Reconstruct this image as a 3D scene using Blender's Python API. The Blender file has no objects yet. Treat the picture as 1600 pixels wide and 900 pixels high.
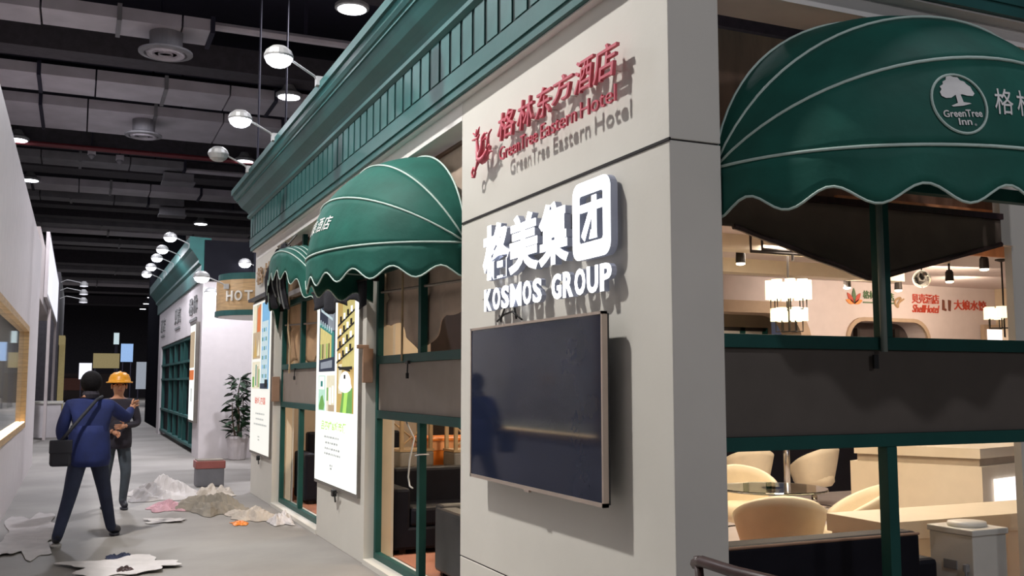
import bpy, bmesh, math, random
from mathutils import Vector, Matrix
random.seed(7)
S = bpy.context.scene
COL = S.collection
PI = math.pi

# ------------------------------------------------------------------ camera
cam = bpy.data.cameras.new('camera')
cam.sensor_width = 36.0
cam.lens = 34.425
cam.clip_end = 400
camo = bpy.data.objects.new('camera', cam)
COL.objects.link(camo)
camo.location = (0, 0, 1.62)
camo.rotation_euler = (math.radians(95.525), 0, math.radians(-23.864))
S.camera = camo

# ------------------------------------------------------------------ world, exposure
W = bpy.data.worlds.new('hall_ambience')
W.use_nodes = True
W.node_tree.nodes['Background'].inputs[0].default_value = (0.74, 0.74, 1.0, 1)
W.node_tree.nodes['Background'].inputs[1].default_value = 0.078
S.world = W
S.view_settings.view_transform = 'Standard'
S.view_settings.look = 'None'
S.view_settings.gamma = 1
S.view_settings.use_curve_mapping = False
S.view_settings.exposure = 0.0
S.cycles.use_denoising = True
S.cycles.sample_clamp_indirect = 4.0
S.cycles.max_bounces = 6


def area(name, loc, target, power, color, size, shape='DISK', size_y=None, spread=PI):
    l = bpy.data.lights.new(name, 'AREA')
    l.energy = power
    l.color = color
    l.shape = shape
    l.size = size
    if size_y:
        l.size_y = size_y
    l.spread = spread
    o = bpy.data.objects.new(name, l)
    COL.objects.link(o)
    o.location = loc
    d = Vector(target) - Vector(loc)
    o.rotation_euler = d.to_track_quat('-Z', 'Y').to_euler()
    return o


COOL = (0.93, 0.93, 1.0)
WARM = (1.0, 0.81, 0.58)
# high-bay hall lamps overhead that light the aisle (only some have a fixture built with the hall roof)
area('high_bay_light', (-1.75, 7.2, 8.9), (-1.75, 7.2, 0), 870, (1, .97, .93), 0.35)
area('high_bay_light', (4.8, 11.2, 8.9), (4.8, 11.2, 0), 140, COOL, 0.5)
area('high_bay_light', (4.8, 3.95, 8.9), (4.8, 3.95, 0), 140, COOL, 0.5)
area('high_bay_light', (-1.9, 18.4, 8.9), (-1.9, 18.4, 0), 300, COOL, 0.5)
area('high_bay_light', (4.7, 18.46, 8.9), (4.7, 18.46, 0), 520, COOL, 0.5)
area('high_bay_light', (0.5, 26, 8.9), (0.5, 26, 0), 560, COOL, 0.5)
area('high_bay_light', (0.5, 42, 8.9), (0.5, 42, 0), 400, COOL, 0.5)
area('high_bay_light', (1.5, 64, 8.9), (1.5, 64, 0), 900, COOL, 0.5)  # added to brighten the far hall, stands in for the far lamp row
area('high_bay_light', (1.0, 92, 8.9), (1.0, 92, 0), 1200, COOL, 0.5)  # second added light for the far end, away from any fixture
area('high_bay_light', (2.0, -3.5, 8.9), (2.0, -3.5, 0), 260, COOL, 0.5)
area('right_front_fill', (5.5, -5.5, 5.0), (3.6, 3.7, 3.3), 70, (1, .97, 1), 0.5)  # unseen fill added for the right frieze and the pier's side
area('display_fill', (-1.7, 13.5, 2.9), (-1.5, 17.4, 1.6), 40, (1, .95, .95), .8)  # fill added to brighten the left display window, no fixture built
area('display_fill', (-1.6, 16, 2.95), (-1.6, 16.4, 0), 16, (1, .95, .95), .8)  # second added fill over the display ledge
area('street_face_fill', (-0.55, 6.5, 4.5), (2.4, 7.0, 3.2), 42, (1, .97, .95), 0.5, 'RECTANGLE', 2.5)  # unseen low fill added to lift the street frieze and awnings
# area lights added under the stand ceiling to brighten the interior
area('stand_light', (5.2, 6.0, 3.15), (5.2, 6.0, 0), 75, WARM, 1.4)
area('stand_light', (7.6, 8.6, 3.12), (7.6, 8.6, 0), 110, (1, .86, .72), 1.6)
area('stand_light', (11.0, 9.8, 3.12), (11.4, 12.0, 2.2), 50, (1, .78, .58), 1.2)
area('stand_light', (4.6, 8.0, 3.12), (4.6, 8.0, 0), 55, WARM, 1.0)
area('stand_light', (4.6, 11.6, 3.12), (4.2, 11.6, 0), 60, WARM, 1.0)

# ------------------------------------------------------------------ materials
def mat(name, color, rough=0.6, metal=0.0, var=0.08, scale=6.0, bump=0.0, bscale=60.0, emit=None, estr=0.0,
        coat=0.0, spec=0.5, stretch=None, alpha=None, trans=0.0, color2=None, detail=4.0):
    m = bpy.data.materials.new(name)
    m.use_nodes = True
    nt = m.node_tree
    b = nt.nodes['Principled BSDF']
    b.inputs['Roughness'].default_value = rough
    b.inputs['Metallic'].default_value = metal
    b.inputs['Coat Weight'].default_value = coat
    b.inputs['Specular IOR Level'].default_value = spec
    b.inputs['Transmission Weight'].default_value = trans
    if alpha is not None:
        b.inputs['Alpha'].default_value = alpha
    tc = nt.nodes.new('ShaderNodeTexCoord')
    mp = nt.nodes.new('ShaderNodeMapping')
    if stretch:
        mp.inputs['Scale'].default_value = stretch
    nt.links.new(tc.outputs['Object'], mp.inputs['Vector'])
    n = nt.nodes.new('ShaderNodeTexNoise')
    n.inputs['Scale'].default_value = scale
    n.inputs['Detail'].default_value = detail
    nt.links.new(mp.outputs['Vector'], n.inputs['Vector'])
    r = nt.nodes.new('ShaderNodeValToRGB')
    c2 = color2 or tuple(min(1, c * (1 + var)) for c in color)
    c1 = color if color2 else tuple(c * (1 - var) for c in color)
    r.color_ramp.elements[0].position = 0.32
    r.color_ramp.elements[1].position = 0.68
    r.color_ramp.elements[0].color = (*c1, 1)
    r.color_ramp.elements[1].color = (*c2, 1)
    nt.links.new(n.outputs['Fac'], r.inputs['Fac'])
    nt.links.new(r.outputs['Color'], b.inputs['Base Color'])
    if bump > 0:
        n2 = nt.nodes.new('ShaderNodeTexNoise')
        n2.inputs['Scale'].default_value = bscale
        n2.inputs['Detail'].default_value = 5
        nt.links.new(mp.outputs['Vector'], n2.inputs['Vector'])
        bp = nt.nodes.new('ShaderNodeBump')
        bp.inputs['Strength'].default_value = bump
        bp.inputs['Distance'].default_value = 0.02
        nt.links.new(n2.outputs['Fac'], bp.inputs['Height'])
        nt.links.new(bp.outputs['Normal'], b.inputs['Normal'])
    if emit:
        b.inputs['Emission Color'].default_value = (*emit, 1)
        b.inputs['Emission Strength'].default_value = estr
    return m


def stripes_mat(name, ca, cb, cc, scale, axis=1):
    m = mat(name, ca, rough=0.9)
    nt = m.node_tree
    b = nt.nodes['Principled BSDF']
    tc = nt.nodes.new('ShaderNodeTexCoord')
    w = nt.nodes.new('ShaderNodeTexWave')
    w.wave_type = 'BANDS'
    w.bands_direction = 'XYZ'[axis]
    w.inputs['Scale'].default_value = scale
    w.inputs['Distortion'].default_value = 0.4
    w.inputs['Detail'].default_value = 2
    nt.links.new(tc.outputs['Object'], w.inputs['Vector'])
    r = nt.nodes.new('ShaderNodeValToRGB')
    r.color_ramp.interpolation = 'CONSTANT'
    r.color_ramp.elements[0].color = (*ca, 1)
    r.color_ramp.elements[1].color = (*cb, 1)
    r.color_ramp.elements[1].position = 0.4
    e = r.color_ramp.elements.new(0.75)
    e.color = (*cc, 1)
    nt.links.new(w.outputs['Fac'], r.inputs['Fac'])
    nt.links.new(r.outputs['Color'], b.inputs['Base Color'])
    return m


M = {}
M['cream'] = mat('cream_paint', (0.66, 0.635, 0.575), rough=0.55, var=0.03, scale=2, bump=0.04, bscale=25)
M['cream_warm'] = mat('warm_cream_paint', (0.72, 0.62, 0.46), rough=0.6, var=0.03)
M['frieze'] = mat('white_frieze_paint', (0.74, 0.71, 0.68), rough=0.55, var=0.03)
M['dark_gap'] = mat('dark_joint', (0.02, 0.018, 0.018), rough=0.9)
M['green'] = mat('green_lacquer', (0.011, 0.070, 0.060), rough=0.5, var=0.12, scale=3, bump=0.03, spec=.25)
M['cornice'] = mat('teal_cornice_paint', (0.017, 0.098, 0.092), rough=0.5, var=0.14, scale=2.5, bump=0.05, bscale=18)
M['slot'] = mat('shaded_slot_green', (0.004, 0.02, 0.022), rough=0.8)  # near-black, so the shade inside the grooves is in the colour
M['canvas'] = mat('green_canvas', (0.012, 0.105, 0.080), rough=0.68, var=0.16, scale=4, bump=0.4, bscale=6, spec=.3)
M['piping'] = mat('pale_piping', (0.52, 0.66, 0.60), rough=0.6)
M['white_print'] = mat('white_print', (0.78, 0.78, 0.76), rough=0.7)
M['panel'] = mat('taupe_infill', (0.27, 0.225, 0.19), rough=0.7, var=0.05, bump=0.03)
M['panel_shaded'] = mat('shaded_taupe_infill', (0.095, 0.080, 0.068), rough=0.7, var=0.06)  # darker copy of the taupe infill, with the right side's shade in its colour
M['shade'] = mat('brown_shade_cloth', (0.17, 0.125, 0.095), rough=0.9, var=0.1, bump=0.1, bscale=30)
M['curtain'] = mat('beige_shade_cloth', (0.50, 0.385, 0.30), rough=0.9, var=0.1, bump=0.15, bscale=20)
M['curtain_tan'] = mat('tan_shade_cloth', (0.50, 0.31, 0.17), rough=0.9, var=0.12, bump=0.15, bscale=20)
M['black_cloth'] = mat('black_cloth', (0.012, 0.012, 0.018), rough=0.9, bump=0.2, bscale=25)
M['grey_edge'] = mat('grey_tape', (0.20, 0.20, 0.19), rough=0.8)
M['rib'] = mat('grey_rib', (0.25, 0.26, 0.27), rough=0.5, metal=0.6)
M['red'] = mat('red_acrylic', (0.56, 0.085, 0.12), rough=0.35, var=0.04)
M['lit'] = mat('backlit_white_acrylic', (0.95, 0.95, 0.95), emit=(0.97, 0.98, 1.0), estr=2.2)
M['sign_side'] = mat('sign_return', (0.30, 0.32, 0.40), rough=0.4, emit=(.7, .76, 1.0), estr=.05)
M['conduit'] = mat('grey_green_conduit', (0.22, 0.27, 0.25), rough=0.35)
M['cable'] = mat('black_cable', (0.01, 0.01, 0.01), rough=0.5)
M['tv_frame'] = mat('champagne_metal', (0.50, 0.41, 0.35), rough=0.35, metal=0.5, var=0.03)
M['tv_screen'] = mat('screen_glass', (0.013, 0.018, 0.038), rough=0.06, var=0.1, spec=0.22)
M['tv_back'] = mat('black_plastic', (0.02, 0.02, 0.02), rough=0.6)
M['floor'] = mat('concrete_floor', (0.20, 0.183, 0.165), rough=0.62, scale=0.55, color2=(0.33, 0.305, 0.28), bump=0.12, bscale=14, detail=8)
M['carpet'] = stripes_mat('striped_carpet', (0.33, 0.11, 0.055), (0.52, 0.30, 0.18), (0.22, 0.06, 0.04), 6.0, 1)
M['white_floor'] = mat('white_stand_floor', (0.66, 0.60, 0.58), rough=0.3, var=0.04)
M['drape'] = mat('black_drape', (0.010, 0.010, 0.013), rough=1.0, spec=0.0)
M['hall_dark'] = mat('dark_hall_steel', (0.022, 0.020, 0.040), rough=0.8)
M['beam'] = mat('purple_grey_beam', (0.062, 0.055, 0.066), rough=0.7, var=0.15)
M['duct'] = mat('galvanised_duct', (0.55, 0.51, 0.56), rough=0.5, metal=0.1, var=0.12, scale=1.2)
M['duct_dark'] = mat('dusty_duct', (0.24, 0.23, 0.25), rough=0.6, var=0.15, scale=2)
M['red_pipe'] = mat('red_pipe', (0.20, 0.03, 0.04), rough=0.5)
M['lamp_body'] = mat('grey_lamp_body', (0.5, 0.5, 0.5), rough=0.5, metal=0.4)
M['lamp_glow'] = mat('lamp_glow', (1, 1, 1), emit=(0.92, 0.93, 1.0), estr=9.0)
M['flood_glow'] = mat('flood_glow', (1, 1, 1), emit=(0.90, 0.92, 1.0), estr=14.0)
M['warm_glow'] = mat('warm_glow', (1, 1, 1), emit=(1.0, 0.86, 0.62), estr=6.0)
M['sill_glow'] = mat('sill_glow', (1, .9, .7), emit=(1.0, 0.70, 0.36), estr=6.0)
M['shade_glow'] = mat('glowing_lampshade', (1, .95, .8), emit=(1.0, 0.86, 0.56), estr=1.3)
M['white_wall'] = mat('white_wall', (0.68, 0.63, 0.64), rough=0.6, var=0.03)
M['wood'] = mat('light_wood', (0.52, 0.34, 0.17), rough=0.5, var=0.2, scale=4, stretch=(1, 1, 8))
M['wood_dark'] = mat('dark_brown_wood', (0.045, 0.022, 0.020), rough=0.35, var=0.25, scale=5, stretch=(6, 1, 1))
M['wood_mid'] = mat('brown_bulkhead_wood', (0.16, 0.085, 0.05), rough=0.6, var=0.3, scale=3, stretch=(4, 1, 0.6))
M['wood_lit'] = mat('warm_lit_wood', (0.55, 0.23, 0.10), rough=0.6, var=0.25, scale=3, stretch=(4, 1, 0.6))  # bulkhead wood with the warm light put into its colour
M['stick'] = mat('oak_stick', (0.42, 0.30, 0.17), rough=0.6, var=0.15)
M['glass'] = mat('clear_glass', (0.85, 0.95, 0.92), rough=0.02, trans=1.0, var=0.0)
M['leather_black'] = mat('black_leather', (0.010, 0.010, 0.015), rough=0.55, var=0.15, bump=0.08, bscale=120, spec=.12)
M['leather_grey'] = mat('charcoal_leather', (0.035, 0.035, 0.038), rough=0.45, var=0.15, bump=0.08, bscale=120)
M['leather_cream'] = mat('cream_leather', (0.78, 0.68, 0.50), rough=0.45, var=0.05, bump=0.05, bscale=90)
M['chrome'] = mat('chrome', (0.6, 0.58, 0.55), rough=0.18, metal=1.0)
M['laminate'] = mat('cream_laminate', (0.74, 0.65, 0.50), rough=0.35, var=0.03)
M['laminate_shadow'] = mat('shaded_laminate', (0.42, 0.35, 0.27), rough=0.5)  # darker laminate, the shade of the recess put into the colour
M['enamel'] = mat('white_enamel', (0.72, 0.69, 0.62), rough=0.35, var=0.04)
M['plaque'] = mat('grey_plaque', (0.25, 0.25, 0.25), rough=0.5)
M['box_glow'] = mat('glowing_panel', (1, 1, 1), emit=(1, .96, 1), estr=1.0)
M['iron'] = mat('black_iron', (0.025, 0.02, 0.018), rough=0.5, metal=0.4)
M['purple_white'] = mat('lilac_white_paint', (0.64, 0.56, 0.55), rough=0.6, var=0.03)
M['beige_wall'] = mat('beige_wall', (0.60, 0.48, 0.34), rough=0.6, var=0.04)
M['arch_trim'] = mat('tan_arch_lining', (0.42, 0.31, 0.22), rough=0.6, var=0.06)
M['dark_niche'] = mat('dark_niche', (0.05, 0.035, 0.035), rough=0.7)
M['logo_orange'] = mat('orange_logo', (0.75, 0.25, 0.05), rough=0.5)
M['logo_green'] = mat('green_logo', (0.08, 0.16, 0.07), rough=0.5)
M['logo_red'] = mat('red_logo', (0.50, 0.06, 0.03), rough=0.5)
M['logo_brown'] = mat('brown_logo', (0.16, 0.05, 0.03), rough=0.5)
M['logo_tan'] = mat('tan_logo', (0.40, 0.26, 0.14), rough=0.5)
M['orange_plastic'] = mat('orange_plastic', (0.85, 0.26, 0.04), rough=0.35, var=0.08)
M['clear_plastic'] = mat('frosted_orange_plastic', (0.85, 0.42, 0.20), rough=0.3, var=0.1)
M['grey_fabric'] = mat('grey_fabric', (0.22, 0.21, 0.20), rough=0.9)
M['box_white'] = mat('poster_white', (0.15, 0.15, 0.15), emit=(0.97, 1.0, 0.92), estr=1.25)
M['box_white2'] = mat('poster_ivory', (0.15, 0.15, 0.15), emit=(0.93, 0.91, 0.83), estr=0.95)
M['box_frame'] = mat('grey_box_frame', (0.22, 0.20, 0.18), rough=0.45, metal=0.4)


def pr(name, c, s=0.8):
    M[name] = mat(name, tuple(q * .25 for q in c), emit=c, estr=s, var=0.25, scale=14, rough=0.6, spec=.2)


pr('print_navy', (0.035, 0.045, 0.075), 0.8)
pr('print_teal', (0.05, 0.26, 0.23), 0.8)
pr('print_yellow', (0.68, 0.58, 0.22), 0.85)
pr('print_wood', (0.60, 0.40, 0.13), 0.85)
pr('print_black', (0.02, 0.018, 0.015), 0.4)
pr('print_grey', (0.30, 0.33, 0.38), 0.8)
pr('print_green', (0.18, 0.42, 0.10), 0.85)
pr('print_lime', (0.45, 0.75, 0.15), 1.0)
pr('print_mint', (0.50, 0.78, 0.62), 0.9)
pr('print_cream', (0.80, 0.74, 0.56), 0.9)
pr('print_orange', (0.75, 0.20, 0.06), 0.8)
pr('print_tan', (0.55, 0.42, 0.28), 0.8)
pr('print_sky', (0.22, 0.50, 0.78), 0.8)
pr('print_ice', (0.62, 0.76, 0.80), 0.8)
pr('print_red', (0.70, 0.14, 0.10), 0.9)
pr('print_lightgrey', (0.42, 0.43, 0.42), 0.9)
pr('print_white', (0.95, 0.95, 0.92), 1.1)
pr('far_blue', (0.35, 0.55, 0.9), 0.7)
pr('far_white', (0.9, 0.9, 1.0), 1.0)
pr('far_yellow', (0.45, 0.36, 0.17), 0.4)
M['jacket'] = mat('blue_jacket', (0.008, 0.017, 0.095), rough=0.85, var=0.25, bump=0.2, bscale=12)
M['jacket_dark'] = mat('dark_jacket', (0.022, 0.018, 0.028), rough=0.85, var=0.2, bump=0.2, bscale=12)
M['jeans'] = mat('navy_trousers', (0.018, 0.024, 0.055), rough=0.85, var=0.2, bump=0.15, bscale=15)
M['grey_trousers'] = mat('grey_trousers', (0.055, 0.068, 0.085), rough=0.85, var=0.2, bump=0.15, bscale=15)
M['skin'] = mat('skin', (0.50, 0.24, 0.14), rough=0.6, var=0.06)
M['hair'] = mat('black_hair', (0.007, 0.006, 0.007), rough=0.75, bump=0.4, bscale=80, spec=.12)
M['helmet'] = mat('yellow_helmet', (0.80, 0.34, 0.02), rough=0.35, var=0.04)
M['bag'] = mat('black_nylon', (0.012, 0.012, 0.020), rough=0.7)
M['shoe'] = mat('dark_shoe', (0.02, 0.02, 0.03), rough=0.5)
M['sole'] = mat('pale_sole', (0.45, 0.42, 0.40), rough=0.6)
M['leaf'] = mat('dark_leaf', (0.018, 0.045, 0.020), rough=0.4, var=0.4, scale=8)
M['stem'] = mat('brown_stem', (0.10, 0.07, 0.045), rough=0.8)
M['pot'] = mat('white_pot', (0.50, 0.46, 0.47), rough=0.5)
M['soil'] = mat('soil', (0.03, 0.02, 0.015), rough=0.95, bump=0.4, bscale=60)
M['paper'] = mat('dusty_paper', (0.60, 0.56, 0.55), rough=0.85, var=0.08)
M['paper2'] = mat('beige_sacking', (0.50, 0.44, 0.38), rough=0.9, var=0.18, scale=3)
M['pink_cloth'] = mat('pink_cloth', (0.55, 0.32, 0.36), rough=0.9, var=0.1)
M['cardboard'] = mat('brown_cardboard', (0.33, 0.20, 0.13), rough=0.85, var=0.1)
M['olive'] = mat('olive_rag', (0.26, 0.23, 0.19), rough=0.9, var=0.2)
M['tub_grey'] = mat('grey_tub', (0.16, 0.16, 0.18), rough=0.5)
M['tub_red'] = mat('dull_red_rim', (0.30, 0.09, 0.08), rough=0.5)

# ------------------------------------------------------------------ mesh builder
class MB:
    def __init__(s):
        s.v, s.f, s.mi = [], [], []

    def add(s, vs, fs, m=0):
        o = len(s.v)
        s.v += [tuple(p) for p in vs]
        for f in fs:
            s.f.append(tuple(i + o for i in f))
            s.mi.append(m)
        return s

    def box(s, x0, y0, z0, x1, y1, z1, m=0):
        x0, x1 = min(x0, x1), max(x0, x1)
        y0, y1 = min(y0, y1), max(y0, y1)
        z0, z1 = min(z0, z1), max(z0, z1)
        vs = [(x0, y0, z0), (x1, y0, z0), (x1, y1, z0), (x0, y1, z0), (x0, y0, z1), (x1, y0, z1), (x1, y1, z1), (x0, y1, z1)]
        return s.add(vs, [(0, 3, 2, 1), (4, 5, 6, 7), (0, 1, 5, 4), (1, 2, 6, 5), (2, 3, 7, 6), (3, 0, 4, 7)], m)

    def tube(s, pts, r, n=8, m=0, caps=True, closed=False):
        pts = [Vector(p) for p in pts]
        rings = []
        up = None
        N = len(pts)
        for i, p in enumerate(pts):
            a = pts[i - 1] if (i > 0 or closed) else p
            b = pts[(i + 1) % N] if (i < N - 1 or closed) else p
            d = (b - a)
            d = d.normalized() if d.length > 1e-9 else Vector((0, 0, 1))
            if up is None or abs(up.dot(d)) > 0.98:
                up = Vector((0, 0, 1)) if abs(d.z) < 0.9 else Vector((1, 0, 0))
            sd = d.cross(up).normalized()
            up = sd.cross(d).normalized()
            rr = r[i] if isinstance(r, (list, tuple)) else r
            rings.append([p + sd * math.cos(2 * PI * k / n) * rr + up * math.sin(2 * PI * k / n) * rr for k in range(n)])
        vs = [q for rg in rings for q in rg]
        fs = []
        for i in range(N if closed else N - 1):
            j = (i + 1) % N
            for k in range(n):
                k2 = (k + 1) % n
                fs.append((i * n + k, i * n + k2, j * n + k2, j * n + k))
        if caps and not closed:
            fs.append(tuple(range(n))[::-1])
            fs.append(tuple((N - 1) * n + k for k in range(n)))
        return s.add(vs, fs, m)

    def lathe(s, prof, n=20, c=(0, 0, 0), m=0, sx=1, sy=1):
        vs, fs = [], []
        for r, z in prof:
            for k in range(n):
                a = 2 * PI * k / n
                vs.append((c[0] + r * math.cos(a) * sx, c[1] + r * math.sin(a) * sy, c[2] + z))
        for i in range(len(prof) - 1):
            for k in range(n):
                k2 = (k + 1) % n
                fs.append((i * n + k, i * n + k2, (i + 1) * n + k2, (i + 1) * n + k))
        fs.append(tuple(range(n))[::-1])
        fs.append(tuple((len(prof) - 1) * n + k for k in range(n)))
        return s.add(vs, fs, m)

    def prism(s, poly, t0, t1, fn, m=0):
        n = len(poly)
        vs = [fn(a, b, t0) for a, b in poly] + [fn(a, b, t1) for a, b in poly]
        fs = [tuple(range(n))[::-1], tuple(range(n, 2 * n))] + [(i, (i + 1) % n, n + (i + 1) % n, n + i) for i in range(n)]
        return s.add(vs, fs, m)

    def grid(s, fn, nu, nv, m=0, closed_u=False):
        vs = [fn(i / nu, j / nv) for j in range(nv + 1) for i in range(nu + 1)]
        fs = [(j * (nu + 1) + i, j * (nu + 1) + i + 1, (j + 1) * (nu + 1) + i + 1, (j + 1) * (nu + 1) + i) for j in range(nv) for i in range(nu)]
        return s.add(vs, fs, m)

    def build(s, name, mats, parent=None, smooth=False, bevel=0.0, solid=0.0, world=True, fixn=False):
        me = bpy.data.meshes.new(name)
        off = Vector((0, 0, 0))
        if world and parent is not None:
            p = parent
            while p is not None:
                off = off + p.location
                p = p.parent
        me.from_pydata([tuple(Vector(q) - off) for q in s.v], [], s.f)
        if not isinstance(mats, (list, tuple)):
            mats = [mats]
        for m in mats:
            me.materials.append(M[m] if isinstance(m, str) else m)
        me.polygons.foreach_set('material_index', s.mi)
        if smooth:
            me.polygons.foreach_set('use_smooth', [True] * len(me.polygons))
        if fixn:
            bm = bmesh.new()
            bm.from_mesh(me)
            bmesh.ops.recalc_face_normals(bm, faces=bm.faces)
            bm.to_mesh(me)
            bm.free()
        me.update()
        o = bpy.data.objects.new(name, me)
        COL.objects.link(o)
        if parent is not None:
            o.parent = parent
        if bevel:
            md = o.modifiers.new('bevel', 'BEVEL')
            md.width = bevel
            md.segments = 2
            md.limit_method = 'ANGLE'
        if solid:
            md = o.modifiers.new('solid', 'SOLIDIFY')
            md.thickness = solid
            md.offset = 0
        return o


def thing(name, label, cat, loc=(0, 0, 0), rz=0.0, group=None):
    o = bpy.data.objects.new(name, None)
    o.empty_display_size = 0.1
    COL.objects.link(o)
    o.location = loc
    o.rotation_euler = (0, 0, rz)
    o['label'] = label
    o['category'] = cat
    if group:
        o['group'] = group
    return o


def tag(o, label, cat, group=None, kind=None):
    o['label'] = label
    o['category'] = cat
    if group:
        o['group'] = group
    if kind:
        o['kind'] = kind
    return o


def struct(o, label=None, cat=None):
    o['kind'] = 'structure'
    if label:
        o['label'] = label
        o['category'] = cat
    return o


def structE(name, label, cat, loc=(0, 0, 0)):
    o = thing(name, label, cat, loc)
    o['kind'] = 'structure'
    return o


def dup(root, loc, label, rz=None, group=None):
    r = root.copy()
    COL.objects.link(r)
    r.location = loc
    if rz is not None:
        r.rotation_euler = (0, 0, rz)
    r['label'] = label
    if group:
        r['group'] = group
    for ch in list(root.children):
        c = ch.copy()
        COL.objects.link(c)
        c.parent = r
        for g in list(ch.children):
            d = g.copy()
            COL.objects.link(d)
            d.parent = c
    return r


def text_geo(body, bold=0.0, shear=0.0, extrude=0.0):
    cu = bpy.data.curves.new('txt', 'FONT')
    cu.body = body
    cu.size = 1
    cu.offset = bold
    cu.shear = shear
    cu.extrude = extrude
    cu.resolution_u = 3
    o = bpy.data.objects.new('txt', cu)
    COL.objects.link(o)
    dg = bpy.context.evaluated_depsgraph_get()
    dg.update()
    me = bpy.data.meshes.new_from_object(o.evaluated_get(dg))
    vs = [tuple(v.co) for v in me.vertices]
    fs = [tuple(p.vertices) for p in me.polygons]
    bpy.data.objects.remove(o)
    bpy.data.meshes.remove(me)
    bpy.data.curves.remove(cu)
    return vs, fs


def fit_text(mb, body, u0, u1, v0, v1, fn, depth=0.0, bold=0.0, shear=0.0, m=0, flip=False):
    """write text into the rectangle u0..u1, v0..v1 ; fn(u, v, d) -> world point"""
    vs, fs = text_geo(body, bold, shear, 0.5 if depth else 0.0)
    if not vs:
        return
    xa, xb = min(v[0] for v in vs), max(v[0] for v in vs)
    ya, yb = min(v[1] for v in vs), max(v[1] for v in vs)
    out = []
    for x, y, z in vs:
        out.append(fn(u0 + (x - xa) / (xb - xa) * (u1 - u0), v0 + (y - ya) / (yb - ya) * (v1 - v0), (z + 0.5) * depth if depth else 0.0))
    mb.add(out, fs, m)


def plate(outline, holes, fn, t):
    """flat plate with holes: outline polygon in (u, v), thickness t, mapped by fn(u, v, d)"""
    cu = bpy.data.curves.new('plate', 'CURVE')
    cu.dimensions = '2D'
    cu.fill_mode = 'BOTH'
    cu.extrude = 0.5
    for pl in [outline] + holes:
        sp = cu.splines.new('POLY')
        sp.points.add(len(pl) - 1)
        for i, (a, b) in enumerate(pl):
            sp.points[i].co = (a, b, 0, 1)
        sp.use_cyclic_u = True
    o = bpy.data.objects.new('plate', cu)
    COL.objects.link(o)
    dg = bpy.context.evaluated_depsgraph_get()
    dg.update()
    me = bpy.data.meshes.new_from_object(o.evaluated_get(dg))
    vs = [fn(v.co.x, v.co.y, (v.co.z + 0.5) * t) for v in me.vertices]
    fs = [tuple(p.vertices) for p in me.polygons]
    bpy.data.objects.remove(o)
    bpy.data.meshes.remove(me)
    bpy.data.curves.remove(cu)
    return MB().add(vs, fs)


def rrect(u0, u1, v0, v1, r, n=6):
    out = []
    for cx, cy, a0 in ((u1 - r, v0 + r, -90), (u1 - r, v1 - r, 0), (u0 + r, v1 - r, 90), (u0 + r, v0 + r, 180)):
        for k in range(n + 1):
            a = math.radians(a0 + 90 * k / n)
            out.append((cx + r * math.cos(a), cy + r * math.sin(a)))
    return out


X0 = 2.412   # street face of the stand
Y0 = 3.69    # near end of the stand
FLOOR = 0.05
TOPZ = 3.62


def left_fn(depth0):
    """u runs towards the viewer along the street face (-Y), v = height, d = out of the wall (-X)"""
    return lambda u, v, d: (depth0 - d, -u, v)


def right_fn(depth0):
    return lambda u, v, d: (u, depth0 - d, v)

# ================================================================== SETTING: hall floor and roof
b = MB()
b.box(-40, -15, -0.2, 60, 130, 0)
struct(b.build('floor', 'floor'), 'grey dusty concrete floor of the exhibition hall', 'floor')
b = MB()
b.box(-40, -15, 11.2, 60, 130, 11.5)
struct(b.build('ceiling', 'hall_dark'), 'dark exhibition hall roof deck high above the ducts', 'ceiling')

# roof beams crossing the aisle
k = 1
for (y0, y1, z0, z1, m) in ((17.6, 18.3, 9.6, 10.3, 'beam'), (20.0, 20.6, 10.0, 10.6, 'beam'), (24.4, 25.2, 9.3, 9.9, 'beam'), (27.3, 27.9, 9.5, 9.9, 'hall_dark'),
                             (33.8, 34.6, 9.2, 9.8, 'beam'), (37.6, 38.8, 9.2, 9.8, 'beam'), (45, 46, 9.1, 9.8, 'beam'), (48, 48.8, 9.1, 9.7, 'beam'), (58, 59.3, 9.0, 9.8, 'beam'),
                             (66, 67.4, 9.0, 9.8, 'beam'), (75, 76.5, 9.0, 9.8, 'beam'), (86, 88, 9.0, 9.8, 'beam'), (100, 102, 9.0, 9.8, 'beam')):
    b = MB()
    b.box(-14, y0, z0, 30, y1, z1)
    struct(b.build('trim_%d' % k, m), 'dark steel roof beam crossing the hall', 'beam')
    k += 1

# ducts : each a thing of bolted sections with flanges
DUCTS = [  # y0, y1, zbottom, height, x-range, material, label
    (20.9, 21.9, 9.0, .26, (-9, 2.35), 'duct', 'pale air duct nearest overhead, ending at a round diffuser'),
    (25.5, 27.05, 9.0, .26, (-9, 12), 'duct', 'second pale air duct overhead, with closely spaced flanges'),
    (28.3, 31.0, 9.0, .26, (-9, 14), 'duct', 'widest pale air duct overhead with a long side grille at right'),
    (35.2, 36.3, 9.0, .26, (-9, 3.2), 'duct_dark', 'dusty dull duct behind the widest duct, ending at a square diffuser'),
    (39.8, 41.2, 9.0, .26, (-9, 12), 'duct', 'wrinkled silvery duct, fifth one along the hall'),
    (42.7, 43.6, 9.0, .26, (-9, 3.9), 'duct_dark', 'thin dusty duct just behind the wrinkled silvery duct'),
    (49.6, 50.7, 9.0, .26, (-9, 8), 'duct_dark', 'dim far duct above the row of floodlights'),
    (51.4, 53.0, 9.0, .26, (-9, 14), 'duct', 'pinkish pale duct far down the hall'),
    (56.0, 57.4, 9.0, .26, (-9, 14), 'duct_dark', 'dull duct behind the pinkish pale duct'),
    (70, 72.0, 9.0, .26, (-9, 14), 'duct_dark', 'faint duct deep down the hall'),
    (79, 81.5, 9.0, .26, (-9, 14), 'duct', 'faint brownish duct near the far end of the hall'),
]
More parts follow.
